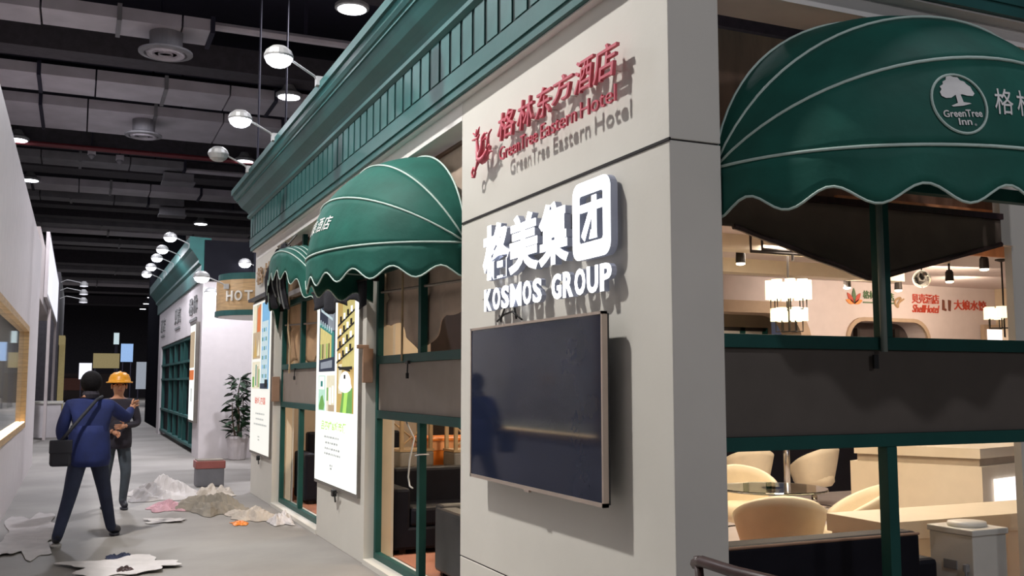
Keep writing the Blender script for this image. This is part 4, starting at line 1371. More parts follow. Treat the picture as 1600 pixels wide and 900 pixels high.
# far end of the hall
b = MB(); b.box(2.65, 34.6, 0, 3.2, 44, 6.6)
struct(b.build('wall_black_far', 'drape'), 'tall black drape wall beyond the neighbouring stand', 'wall')
b = MB(); b.box(-14, 118, 0, 30, 119, 11.2)
struct(b.build('wall_end_hall', 'beam'), 'dark end wall of the hall', 'wall')
for (x0, y0, z0, x1, z1, m, nm, lab, cat) in ((.10, 70, 1.85, .86, 2.9, 'far_white', 'white_banner', 'small white banner far behind the blue jacket', 'banner'),
                                           (.95, 72, 2.6, 2.6, 3.6, 'far_yellow', 'yellow_banner', 'long dim yellow banner above the yellow helmet', 'banner'),
                                           (2.6, 70, 3.0, 3.35, 4.2, 'far_blue', 'blue_banner', 'pale blue lit banner at the far end beside the yellow one', 'banner'),
                                           (2.25, 74, 4.3, 2.6, 5.1, 'print_ice', 'pale_banner', 'tiny pale banner above the blue one', 'banner'),
                                           (3.6, 70, 1.2, 4.4, 3.0, 'print_grey', 'grey_banner', 'dim grey stand panel right of the helmet', 'banner')):
    t = thing(nm, lab, cat, ((x0 + x1) / 2, y0, 0))
    b = MB(); b.box(x0, y0, z0, x1, y0 + .15, z1); b.build('panel', m, t)
    for xx in (x0 + .1, x1 - .15):
        b = MB(); b.box(xx, y0, 0, xx + .06, y0 + .1, z0); b.build('post', 'hall_dark', t)
t = thing('red_far_panel', 'dull red-brown stand front at the far end', 'stand', (.5, 90, 0))
b = MB(); b.box(-2, 90, 0, 4, 91, 2.4); b.build('wall', 'dark_niche', t)
b = MB(); b.box(-1.4, 89.9, 1.0, 1.0, 90, 2.0); b.build('poster', 'logo_brown', t)

# ================================================================== INTERIOR FURNITURE
def tub_chair():
    t_ = thing('tub_chair', '', 'chair')
    b_ = MB()
    # shell: wraps 250 degrees, facing +Y (opening), high at back
    def shell(u, v, inner):
        a = math.radians(-215 + 250 * u)       # -90 = back
        ang = abs(u - .5) * 2
        top = .75 - .26 * ang ** 1.7
        zz = .27 + (top - .27) * v
        r = .225 + .10 * v ** .75
        if inner:
            r -= .055
        return (r * 1.05 * math.cos(a), r * math.sin(a) * .95, zz)
    nu, nv = 28, 8
    o1 = [[shell(i / nu, j / nv, False) for i in range(nu + 1)] for j in range(nv + 1)]
    o2 = [[shell(i / nu, j / nv, True) for i in range(nu + 1)] for j in range(nv + 1)]
    rows_ = o1 + [[tuple((Vector(p) + Vector(q)) / 2 + Vector((0, 0, .018))) for p, q in zip(o1[-1], o2[-1])]] + o2[::-1]
    nr = len(rows_)
    vs_ = [p for r_ in rows_ for p in r_]
    w_ = nu + 1
    fs_ = [(j * w_ + i, j * w_ + i + 1, (j + 1) * w_ + i + 1, (j + 1) * w_ + i) for j in range(nr - 1) for i in range(nu)]
    fs_ += [(i, (nr - 1) * w_ + i, (nr - 1) * w_ + i + 1, i + 1) for i in range(nu)]
    fs_.append(tuple(j * w_ for j in range(nr)))
    fs_.append(tuple(j * w_ + nu for j in range(nr))[::-1])
    b_.add(vs_, fs_)
    b_.build('shell', 'leather_cream', t_, smooth=True, world=False, fixn=True)
    b_ = MB(); b_.lathe([(.08, .24), (.22, .27), (.255, .32), (.25, .41), (.20, .43), (.01, .435)], 22); b_.build('seat', 'leather_cream', t_, smooth=True, world=False)
    b_ = MB(); b_.lathe([(.025, .03), (.025, .24)], 12); b_.lathe([(.038, .03), (.035, .14)], 12); b_.build('gas_column', 'chrome', t_, smooth=True, world=False)
    b_ = MB(); b_.lathe([(.21, 0), (.21, .012), (.05, .035), (.04, .04)], 24); b_.build('base', 'chrome', t_, smooth=True, world=False)
    b_ = MB(); b_.tube([(.03, 0, .22), (.12, -.02, .21), (.20, -.03, .19)], .007, 6); b_.build('lever', 'iron', t_, world=False)
    return t_
tc = tub_chair()
CH = [((4.80, 5.95), .55 , 'cream tub chair with its back to the window, in front of the glass table'), ((5.66, 6.12), -1.0, 'cream tub chair turned sideways right of the glass table'),
      ((4.28, 6.65), 1.38, 'cream tub chair half hidden by the corner pier'), ((5.80, 7.72), -2.71, 'cream tub chair on the far side of the glass table'),
      ((7.62, 10.05), .15, 'back row cream tub chair, left one'), ((8.58, 9.95), -.25, 'back row cream tub chair, right one')]
for i, ((x, y), rz, lab) in enumerate(CH):
    if i == 0:
        tc.location = (x, y, FLOOR + .012 if x > 5 else FLOOR); tc.rotation_euler = (0, 0, -rz); tc['label'] = lab; tc['group'] = 'cream tub chairs'
    else:
        dup(tc, (x, y, FLOOR + .012 if (x > 5 and y > 5) else FLOOR), lab, -rz)
t = thing('glass_table', 'round clear glass table among the cream tub chairs', 'table', (5.43, 6.82, FLOOR + .012))
b = MB(); b.lathe([(.455, .655), (.46, .66), (.46, .668), (.455, .674)], 40); b.build('glass_top', 'glass', t, world=False, smooth=False)
b = MB(); b.lathe([(.22, 0), (.22, .012), (.035, .03), (.03, .62), (.09, .655)], 24); b.build('pedestal', 'chrome', t, world=False, smooth=True)
b = MB(); b.tube([(7.97, 9.72, .062), (7.97, 9.72, 1.25)], .04, 14)
tag(b.build('chrome_post', 'chrome', smooth=True), 'shiny metal post between the two back row tub chairs', 'post')
b = MB(); b.box(6.9, 11.2, .062, 12, 11.5, .8)
tag(b.build('low_cabinet', 'leather_black'), 'low black cabinet against the back wall behind the tub chairs', 'cabinet')
# long white table
t = thing('long_table', 'long cream slab table running to the right under the window band', 'table', (5.7, 5.15, FLOOR))
b = MB(); b.box(4.80, 4.90, .60, 6.9, 5.45, .72); b.build('top', 'laminate', t, bevel=.004)
b = MB(); b.box(4.82, 4.93, FLOOR, 6.8, 5.42, .60); b.build('apron', 'laminate_shadow' if False else 'laminate', t)
# reception counter
t = thing('reception_counter', 'cream reception counter with a recessed band and a glowing end panel', 'counter', (7.4, 7.0, .06))
dirv = Vector((7.54 - 7.0, 6.52 - 7.55, 0)).normalized()
def slab(nm, z0, z1, inset, m):
    # an L of two faces: front face from (6.6,8.3) to corner (7.54,6.52), then to (9.4,7.1)
    pts_ = [(7.02, 7.55), (7.54, 6.52), (9.6, 7.05), (9.5, 8.1), (7.9, 7.9)]
    c_ = Vector((8.2, 7.4))
    q = [tuple(Vector(p).lerp(c_, inset)) for p in pts_]
    b_ = MB(); b_.prism(q, z0, z1, lambda u, v, d: (u, v, d)); return b_.build(nm, m, t, fixn=True)
slab('body', .062, .86, -.04, 'laminate')
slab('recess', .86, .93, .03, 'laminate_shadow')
slab('top', .93, 1.02, 0, 'laminate')
b = MB(); b.prism([(7.72, 6.52), (8.5, 6.722), (8.5, 6.77), (7.72, 6.57)], .36, .74, lambda u, v, d: (u, v - .012, d)); b.build('glowing_panel', 'box_glow', t, fixn=True)
# black sofa by the right window
def sofa(label, loc, rz, w, d, h, armh, m, armm, capm):
    t_ = thing('sofa', label, 'sofa', loc, rz)
    def pt(nm, x0, y0, z0, x1, y1, z1, mm, bv=.03):
        b_ = MB(); b_.box(x0, y0, z0, x1, y1, z1); b_.build(nm, mm, t_, world=False, bevel=bv, smooth=False)
    pt('base', -w / 2 + .1, -d / 2 + .02, .04, w / 2 - .1, d / 2, .25, m)
    pt('seat_cushion', -w / 2 + .16, -d / 2 + .18, .25, 0, d / 2, .42, m)
    pt('seat_cushion', 0, -d / 2 + .18, .25, w / 2 - .16, d / 2, .42, m)
    pt('backrest', -w / 2 + .05, -d / 2, .04, w / 2 - .15, -d / 2 + .18, h, m)
    pt('armrest', -w / 2, -d / 2 + .02, .04, -w / 2 + .16, d / 2, armh, armm)
    pt('armrest', w / 2 - .16, -d / 2 + .02, .04, w / 2, d / 2, armh, armm)
    for sx in (-1, 1):
        for sy in (-1, 1):
            b_ = MB(); b_.box(sx * (w / 2 - .1) - .03, sy * (d / 2 - .08) - .03, 0, sx * (w / 2 - .1) + .03, sy * (d / 2 - .08) + .03, .045); b_.build('foot', 'iron', t_, world=False)
    if capm:
        b_ = MB(); b_.tube([(-w / 2 + .06, -d / 2 + .005, h - .012), (w / 2 - .16, -d / 2 + .005, h - .012)], .008, 6); b_.build('piping', capm, t_, world=False)
    return t_
sofa('black sofa with its back against the right window', (3.645, 4.62, FLOOR), 0, 1.84, .75, .73, .57, 'leather_black', 'leather_black', 'cardboard')
sofa('black sofa facing the near street window from inside', (3.55, 9.12, FLOOR), PI, 1.7, .7, .74, .60, 'leather_black', 'leather_black', None)
sofa('charcoal armchair just behind the near street window', (3.16, 7.42, FLOOR), -PI / 2, .82, .84, .55, .57, 'leather_grey', 'leather_grey', None)
sofa('black sofa behind the far street window', (3.5, 13.2, FLOOR), PI, 1.5, .75, .9, .65, 'leather_black', 'leather_black', None)
# dark chair in front of the pier
t = thing('dark_chair', 'dark brown wooden chair whose back rail rises in front of the corner pier', 'chair', (2.55, 3.1, 0))
P0 = Vector((2.335, 3.43, 0)); P1 = Vector((2.345, 2.80, 0))
dv = (P1 - P0)
nv_ = Vector((dv.y, -dv.x, 0)).normalized()
if nv_.x < 0: nv_ = -nv_
def cp(s_, o_, z): 
    q = P0 + dv * s_ + nv_ * o_
    return (q.x, q.y, z)
b = MB(); b.tube([cp(0, 0, .885), cp(.1, -.01, .905), cp(.5, -.03, .905), cp(.9, -.01, .905), cp(1, 0, .885)], .024, 8); b.build('top_rail', 'wood_dark', t, smooth=True)
b = MB(); b.tube([cp(.05, -.01, .80), cp(.5, -.03, .80), cp(.95, -.01, .80)], .016, 8); b.build('back_slat', 'wood_dark', t, smooth=True)
b = MB(); b.tube([cp(.05, -.01, .66), cp(.5, -.03, .66), cp(.95, -.01, .66)], .016, 8); b.build('back_slat', 'wood_dark', t, smooth=True)
for s_ in (.05, .95):
    b = MB(); b.tube([cp(s_, -.01, .92), cp(s_, .03, .45), cp(s_, -.02, 0)], [.018, .022, .016], 8); b.build('leg', 'wood_dark', t, smooth=True)
    b = MB(); b.tube([cp(s_, .46, .44), cp(s_, .47, 0)], [.022, .016], 8); b.build('leg', 'wood_dark', t, smooth=True)
b = MB()
q = [cp(.02, .02, 0), cp(.98, .02, 0), cp(.98, .5, 0), cp(.02, .5, 0)]
b.add([(p[0], p[1], .44) for p in q] + [(p[0], p[1], .49) for p in q], [(3, 2, 1, 0), (4, 5, 6, 7), (0, 1, 5, 4), (1, 2, 6, 5), (2, 3, 7, 6), (3, 0, 4, 7)])
b.build('seat', 'leather_black', t, bevel=.012, fixn=True)
# white cabinet with lid
t = thing('white_cabinet', 'white enamel cabinet with a round lid beside the black sofa', 'cabinet', (4.865, 4.28, FLOOR))
b = MB(); b.box(-.19, -.15, 0, .09, .15, .70); b.build('body', 'enamel', t, world=False, bevel=.006)
b = MB(); b.box(-.2, -.16, .70, .1, .16, .735); b.build('lid', 'enamel', t, world=False, bevel=.006)
b = MB(); b.lathe([(.115, .735), (.12, .745), (.115, .76), (.04, .764)], 28, (-.05, .0, 0), sy=.85); b.build('round_cap', 'enamel', t, world=False, smooth=True)
t.rotation_euler = (0, 0, math.radians(2))
b = MB(); b.box(-.198, -.04, .50, -.19, .05, .55); b.build('plaque', 'plaque', t, world=False)
b = MB(); b.tube([(-.195, -.11, .54), (-.215, -.115, .52), (-.21, -.12, .35), (-.2, -.11, .1)], .007, 6); b.lathe([(.018, 0), (.018, .04)], 10, (-.205, -.11, .50)); b.build('latch', 'plaque', t, world=False)
# upturned wooden chairs + orange crate behind the near street window
t = thing('wooden_table', 'light wooden table behind the black sofa at the near street window', 'table', (3.7, 10.1, FLOOR))
b = MB(); b.box(3.0, 9.62, .70, 4.4, 10.6, .74); b.build('top', 'stick', t, bevel=.004)
for (xx, yy) in ((3.06, 9.68), (4.34, 9.68), (3.06, 10.54), (4.34, 10.54)):
    b = MB(); b.box(xx - .03, yy - .03, FLOOR, xx + .03, yy + .03, .70); b.build('leg', 'stick', t)
t = thing('orange_crate', 'bright orange plastic crate with a frosted rim on the wooden table', 'crate', (3.85, 10.28, .74))
b = MB(); b.prism([(3.50, .742), (4.22, .742), (4.26, .90), (3.46, .90)], 10.05, 10.52, lambda u, v, d: (u, d, v)); b.build('body', 'orange_plastic', t, fixn=True)
b = MB(); b.prism([(3.45, .90), (4.27, .90), (4.29, 1.0), (3.43, 1.0)], 10.04, 10.53, lambda u, v, d: (u, d, v)); b.build('upper_band', 'clear_plastic', t, fixn=True)
b = MB(); b.box(3.41, 10.02, 1.0, 4.31, 10.55, 1.03); b.build('rim', 'orange_plastic', t, bevel=.005)
def upturned_stool(label, loc, rz):
    t_ = thing('upturned_stool', label, 'stool', loc, rz)
    b_ = MB(); b_.box(-.2, -.17, 0, .2, .17, .16); b_.build('seat', 'grey_fabric', t_, world=False, bevel=.02)
    b_ = MB(); b_.box(-.2, -.17, .16, .2, .17, .185); b_.build('seat_board', 'stick', t_, world=False)
    for sx, sy in ((-.17, -.14), (.17, -.14), (.17, .14), (-.17, .14)):
        b_ = MB(); b_.box(sx - .018, sy - .018, .185, sx + .018, sy + .018, .58); b_.build('leg', 'stick', t_, world=False)
    b_ = MB(); b_.tube([(-.17, -.14, .22), (.17, -.14, .48)], .012, 5); b_.build('brace', 'stick', t_, world=False)
    b_ = MB(); b_.tube([(-.17, .14, .48), (.17, .14, .22)], .012, 5); b_.build('brace', 'stick', t_, world=False)
    return t_
upturned_stool('upturned wooden stool with a grey seat, left of the orange crate', (3.28, 10.1, .74), .15)
upturned_stool('upturned wooden stool in front of the orange crate', (3.80, 9.79, .74), 0)

# chandeliers
def chandelier(tiers):
    t_ = thing('chandelier', '', 'chandelier')
    b_ = MB(); b_.tube([(0, 0, 0), (0, 0, 1.02)], .012, 6); b_.build('stem', 'iron', t_, world=False)
    for (z, n_, R_, off) in tiers:
        b_ = MB()
        for k_ in range(n_):
            a = 2 * PI * k_ / n_ + off
            b_.tube([(0, 0, z), (R_ * math.cos(a), R_ * math.sin(a), z), (R_ * math.cos(a), R_ * math.sin(a), z + .12)], .008, 5)
        b_.build('arm_ring', 'iron', t_, world=False)
        for k_ in range(n_):
            a = 2 * PI * k_ / n_ + off
            b_ = MB(); h_ = .22 if n_ == 8 else .15
            b_.lathe([(.062, z + .12), (.060, z + .12 + h_), (.052, z + .12 + h_)], 14, (R_ * math.cos(a), R_ * math.sin(a), 0)); b_.build('lamp_shade', 'shade_glow', t_, world=False)
    b_ = MB(); b_.lathe([(.02, .98), (.08, 1.0), (.08, 1.02)], 12); b_.build('ceiling_rose', 'iron', t_, world=False)
    return t_
chd = chandelier(((.25, 8, .20, .2), (0.0, 6, .15, .3)))
chd.location = (7.47, 9.0, 2.205); chd['label'] = 'two-tier iron chandelier with glowing drum shades left of the mullion'; chd['group'] = 'chandeliers'
ch2 = chandelier(((0.12, 7, .19, .1),))
ch2.location = (10.95, 9.0, 2.205); ch2['label'] = 'one-tier iron chandelier with glowing shades half hidden by the right post'; ch2['group'] = 'chandeliers'
t = thing('iron_pendant', 'black rectangular iron pendant frame under the ceiling at left', 'pendant', (7.0, 8.4, 3.0))
b = MB()
for (xa, xb, z0, z1) in ((6.45, 7.65, 3.0, 3.2), (6.6, 7.1, 3.03, 3.2), (7.05, 7.5, 3.02, 3.2)):
    b.tube([(xa, 8.35, z1), (xa, 8.35, z0), (xb, 8.35, z0), (xb, 8.35, z1)], .018, 5)
b.build('frame', 'iron', t)
b = MB(); b.tube([(7.0, 8.35, 2.93), (7.0, 8.35, 3.22)], .015, 6); b.build('stem', 'iron', t)
# track spots
def spot():
    t_ = thing('track_spotlight', '', 'lamp')
    b_ = MB(); b_.tube([(0, 0, .22), (0, 0, .10), (.03, 0, .08)], .014, 6); b_.build('arm', 'iron', t_, world=False)
    b_ = MB(); b_.lathe([(.05, 0), (.055, .02), (.05, .12), (.03, .15)], 12, (0, 0, -.05)); b_.build('can', 'iron', t_, world=False)
    b_ = MB(); b_.lathe([(.02, -.025), (.05, -.015), (.05, 0)], 12, (0, 0, -.05)); b_.build('lens', 'warm_glow', t_, world=False)
    return t_
sp_ = spot()
SP = [((6.73, 8.9, 3.18 - .18), 'track spotlight by the iron pendant at the upper left'), ((9.83, 10.6, 3.0), 'track spotlight left of the mullion above the leaf logo'),
      ((10.78, 10.6, 3.0), 'track spotlight just right of the mullion'), ((10.46, 9.4, 3.0), 'track spotlight above the second red logo'), ((9.69, 8.2, 3.0), 'unlit-looking track spotlight near the right post'),
      ((8.75, 12.95, 2.9), 'first spotlight of the row in the archway'), ((8.98, 12.95, 2.9), 'second spotlight of the row in the archway'), ((9.5, 12.95, 2.9), 'third spotlight of the row in the archway'), ((9.95, 12.95, 2.9), 'fourth spotlight of the row in the archway')]
for i, (lc, lab) in enumerate(SP):
    if i == 0:
        sp_.location = lc; sp_['label'] = lab; sp_['group'] = 'track spotlights'
    else:
        dup(sp_, lc, lab)
t = thing('spotlight_track', 'black track that carries the archway spotlights', 'track', (9.4, 12.95, 3.1))
b = MB(); b.box(8.4, 12.93, 3.10, 10.3, 12.97, 3.13); b.build('rail', 'iron', t)
for xx in (8.6, 10.1):
    b = MB(); b.tube([(xx, 12.95, 3.13), (xx, 12.95, 3.22)], .01, 5); b.build('hanger', 'iron', t)
t = thing('glass_globe', 'dark clear glass globe hanging right of the mullion', 'globe', (10.5, 9.9, 2.9))
b = MB(); b.lathe([(.01, -.12)] + [(.12 * math.cos(math.radians(a)), .12 * math.sin(math.radians(a))) for a in range(-75, 76, 15)] + [(.01, .12)], 20, (10.5, 9.9, 3.03)); b.build('globe', 'glass', t, smooth=True)
b = MB(); b.lathe([(.01, -.06), (.05, -.03), (.05, .02), (.02, .06)], 12, (10.47, 9.9, 3.03)); b.build('bulb_holder', 'iron', t)
b = MB(); b.tube([(10.5, 9.9, 3.13), (10.5, 9.9, 3.22)], .01, 5); b.build('cord', 'iron', t)
area('spot_pool', (8.98, 12.95, 2.85), (9.0, 13.6, 2.2), 9, (1, .8, .45), .08)
area('spot_pool', (9.7, 10.6, 2.9), (11.4, 12.0, 2.9), 14, (1, .85, .7), .1)
area('spot_pool', (12.2, 10.6, 2.95), (12.6, 12.0, 2.8), 16, (1, .80, .6), .1)

# logos on the back wall ------------------------------------------------------
RB = lambda u, v, d: (u - LDX, 11.995 - d, v + .09)
LDX = 0.0
t = thing('leaf_logo_sign', 'orange and green leaf logo with green characters on the back wall', 'sign', (11.6, 11.98, 2.8))
def leaf(mb_, cx, cz, a, l, w):
    pts_ = []
    for k_ in range(9):
        f_ = k_ / 8
        pts_.append((f_ * l, w * math.sin(PI * f_) ** .8))
    for k_ in range(7, 0, -1):
        f_ = k_ / 8
        pts_.append((f_ * l, -w * math.sin(PI * f_) ** .8))
    q = [(cx + p[0] * math.cos(a) - p[1] * math.sin(a), cz + p[0] * math.sin(a) + p[1] * math.cos(a)) for p in pts_]
    mb_.prism(q, 0, .015, RB)
for (a, m_, l_) in ((90, 'logo_green', .25), (128, 'logo_red', .22), (52, 'logo_red', .22), (160, 'logo_orange', .18), (20, 'logo_orange', .18)):
    b = MB(); leaf(b, 11.25, 2.78, math.radians(a), l_, .035); b.build('leaf', m_, t, fixn=True)
b = MB(); fit_text(b, '格林', 11.44, 11.70, 2.87, 3.0, RB, depth=.015, bold=.01); b.build('lettering', 'logo_green', t)
b = MB(); fit_text(b, '店', 11.99, 12.09, 2.85, 2.98, RB, depth=.015, bold=.01); b.box(11.44, 11.98, 2.89, 12.08, 11.995, 2.91); b.build('lettering', 'logo_green', t)
LDX = .1
t = thing('shell_logo_sign', 'red character sign with a shell-shaped logo on the back wall', 'sign', (12.7, 11.98, 2.75))
b = MB(); fit_text(b, '贝壳酒店', 12.58, 13.18, 2.83, 2.99, RB, depth=.015, bold=.015); b.build('lettering', 'logo_red', t)
b = MB(); fit_text(b, 'ShellHotel', 12.58, 13.18, 2.68, 2.81, RB, depth=.015, bold=.01, shear=.3); b.build('lettering', 'logo_red', t)
b = MB(); b.tube([(12.17 + .05 * math.cos(a) + .05 * math.cos(a) * math.sin(a), 11.985, 2.92 + .065 * math.sin(a) + .04 * math.cos(a)) for a in [2 * PI * k_ / 20 for k_ in range(20)]], .018, 5, closed=True)
b.tube([(12.14, 11.985, 2.86), (12.20, 11.985, 2.92), (12.30, 11.985, 2.98)], .014, 5); b.build('logo', 'logo_tan', t)
LDX = .13
t = thing('dumpling_logo_sign', 'dark red character sign at the right of the back wall', 'sign', (13.8, 11.98, 2.75))
b = MB(); fit_text(b, '大娘水饺', 13.55, 14.30, 2.75, 2.92, RB, depth=.015, bold=.012); b.build('lettering', 'logo_red', t)
b = MB(); b.prism([(13.28, 2.74), (13.36, 2.72), (13.37, 2.75), (13.33, 2.77), (13.33, 2.90), (13.29, 2.91)], 0, .015, RB); b.prism([(13.42, 2.73), (13.46, 2.72), (13.48, 2.9), (13.42, 2.91)], 0, .015, RB); b.build('logo', 'logo_brown', t, fixn=True)

# ================================================================== DEBRIS on the aisle floor
def crumple(label, cat, name, x, y, w, d, h, m, seed, rz=0.0, thin=False):
    rnd = random.Random(seed)
    N_ = 16
    ph = [rnd.uniform(0, 6) for _ in range(10)]
    def f(u, v):
        a, c_ = (u - .5), (v - .5)
        r_ = max(abs(a), abs(c_)) * 2
        edge = 1 + .16 * math.sin(math.atan2(c_, a) * 5 + ph[0]) + .09 * math.sin(math.atan2(c_, a) * 11 + ph[1])
        z = .004 + (h * (1 - r_ ** 2.2) * (.55 + .3 * math.sin(u * 7 + ph[2]) * math.cos(v * 6 + ph[3]) + .22 * math.sin(u * 17 + v * 13 + ph[4])) if not thin else h * (.5 + .5 * math.sin(u * 5 + ph[2]) * math.sin(v * 4 + ph[3])) * r_)
        return (a * w * edge, c_ * d * edge, max(.004, z))
    b_ = MB(); b_.grid(f, N_, N_)
    o_ = b_.build(name, m, None, smooth=False, solid=.004)
    o_.location = (x, y, .002)
    o_.rotation_euler = (0, 0, rz)
    tag(o_, label, cat)
    return o_
crumple('pale crumpled dust sheet at the left of the debris heap', 'sheet', 'dust_sheet', 1.2, 15.0, .85, 1.1, .34, 'paper', 1)
crumple('pink cloth in front of the pale dust sheet', 'cloth', 'pink_cloth', 1.12, 13.55, .42, .6, .12, 'pink_cloth', 2)
crumple('olive grey rag heap in the middle of the debris', 'rag', 'rag_heap', 1.62, 13.2, .62, 1.1, .26, 'olive', 3, .4)
crumple('beige empty sack behind the olive rags', 'sack', 'empty_sack', 1.86, 14.75, .5, .8, .2, 'paper2', 4, -.3)
crumple('beige crumpled wrapping with orange print near the end pier', 'wrapping', 'wrapping', 2.0, 12.3, .46, .8, .15, 'paper2', 5, .2)
crumple('pale crumpled paper against the far window sill', 'paper', 'crumpled_paper', 2.24, 11.75, .26, .6, .13, 'paper', 6, -.15)
crumple('small orange scrap on the beige wrapping', 'scrap', 'orange_scrap', 1.78, 11.75, .16, .26, .05, 'orange_plastic', 7)
crumple('thin pale board lying flat in front of the pink cloth', 'board', 'thin_board', 1.02, 12.35, .40, .35, .02, 'paper', 8, 0, True)
crumple('wide torn white paper in the foreground', 'paper', 'torn_paper', .44, 9.45, .78, .80, .03, 'paper', 9, .3, True)
crumple('small dark scrap behind the foreground paper', 'scrap', 'dark_scrap', .36, 9.98, .10, .18, .035, 'jeans', 10)
crumple('second dark scrap behind the foreground paper', 'scrap', 'dark_scrap', .47, 10.02, .12, .16, .04, 'jeans', 11)
crumple('dark brown lump on the front edge of the foreground paper', 'scrap', 'brown_lump', .44, 9.25, .13, .2, .05, 'wood_dark', 12)
crumple('wide pale plaster dust sheet beside the left wall', 'sheet', 'dust_sheet', -.40, 11.9, .5, 3.0, .02, 'paper', 13, 0, True)
t = thing('plastic_tub', 'grey tub with a dull red rim standing behind the debris', 'tub', (1.97, 16.3, 0))
b = MB(); b.box(-.21, -.18, 0, .21, .18, .30); b.build('body', 'tub_grey', t, world=False, bevel=.02)
b = MB(); b.box(-.225, -.195, .28, .225, .195, .40); b.build('rim', 'tub_red', t, world=False, bevel=.01)
b = MB(); b.box(-.20, -.17, .40, .20, .17, .415); b.build('contents', 'olive', t, world=False)

# ================================================================== PEOPLE
def skin_mesh(verts, edges, sub=2):
    me = bpy.data.meshes.new('tmp')
    me.from_pydata([v[:3] for v in verts], edges, [])
    o = bpy.data.objects.new('tmp', me)
    COL.objects.link(o)
    o.modifiers.new('skin', 'SKIN')
    sv = me.skin_vertices[0].data
    for i, v in enumerate(verts):
        r = v[3]
        sv[i].radius = (r, r) if not isinstance(r, tuple) else r
        sv[i].use_root = (i == 0)
    md = o.modifiers.new('sub', 'SUBSURF')
    md.levels = sub
    md.render_levels = sub
    dg = bpy.context.evaluated_depsgraph_get()
    dg.update()
    m2 = bpy.data.meshes.new_from_object(o.evaluated_get(dg))
    vs_ = [tuple(v.co) for v in m2.vertices]
    fs_ = [tuple(p.vertices) for p in m2.polygons]
    bpy.data.objects.remove(o)
    bpy.data.meshes.remove(me)
    bpy.data.meshes.remove(m2)
    return vs_, fs_


def hand(mb, wrist, dirv, side, mi):
    """five fingers from the wrist along dirv; side = direction of the thumb"""
    w = Vector(wrist); d = Vector(dirv).normalized(); s = Vector(side)
    s = (s - d * s.dot(d)).normalized()
    n_ = d.cross(s).normalized()
    vs_, fs_ = skin_mesh([(*w, .026), (*(w + d * .05), (.036)), (*(w + d * .09), .034)], [(0, 1), (1, 2)], 1)
    mb.add(vs_, fs_, mi)
    for k_, (off, ln) in enumerate(((.028, .075), (.010, .085), (-.010, .08), (-.028, .062))):
        p0 = w + d * .075 + s * off
        p1 = p0 + d * ln * .5 + n_ * .006
        p2 = p1 + d * ln * .32 + n_ * .02
        p3 = p2 + d * ln * .18 + n_ * .022
        vs_, fs_ = skin_mesh([(*p0, .0095), (*p1, .0088), (*p2, .008), (*p3, .0065)], [(0, 1), (1, 2), (2, 3)], 1)
        mb.add(vs_, fs_, mi)
    p0 = w + d * .03 + s * .028
    p1 = p0 + s * .035 + d * .025
    p2 = p1 + d * .04 + s * .008 + n_ * .008
    vs_, fs_ = skin_mesh([(*p0, .013), (*p1, .011), (*p2, .008)], [(0, 1), (1, 2)], 1)
    mb.add(vs_, fs_, mi)


def ellipsoid(mb, c, r, n=16, m=0, rows=10, cut=None):
    vs_, fs_ = [], []
    for j in range(rows + 1):
        a = -PI / 2 + PI * j / rows
        for i in range(n):
            bb = 2 * PI * i / n
            vs_.append((c[0] + r[0] * math.cos(a) * math.cos(bb), c[1] + r[1] * math.cos(a) * math.sin(bb), c[2] + r[2] * math.sin(a)))
    for j in range(rows):
        for i in range(n):
            i2 = (i + 1) % n
            fs_.append((j * n + i, j * n + i2, (j + 1) * n + i2, (j + 1) * n + i))
    mb.add(vs_, fs_, m)


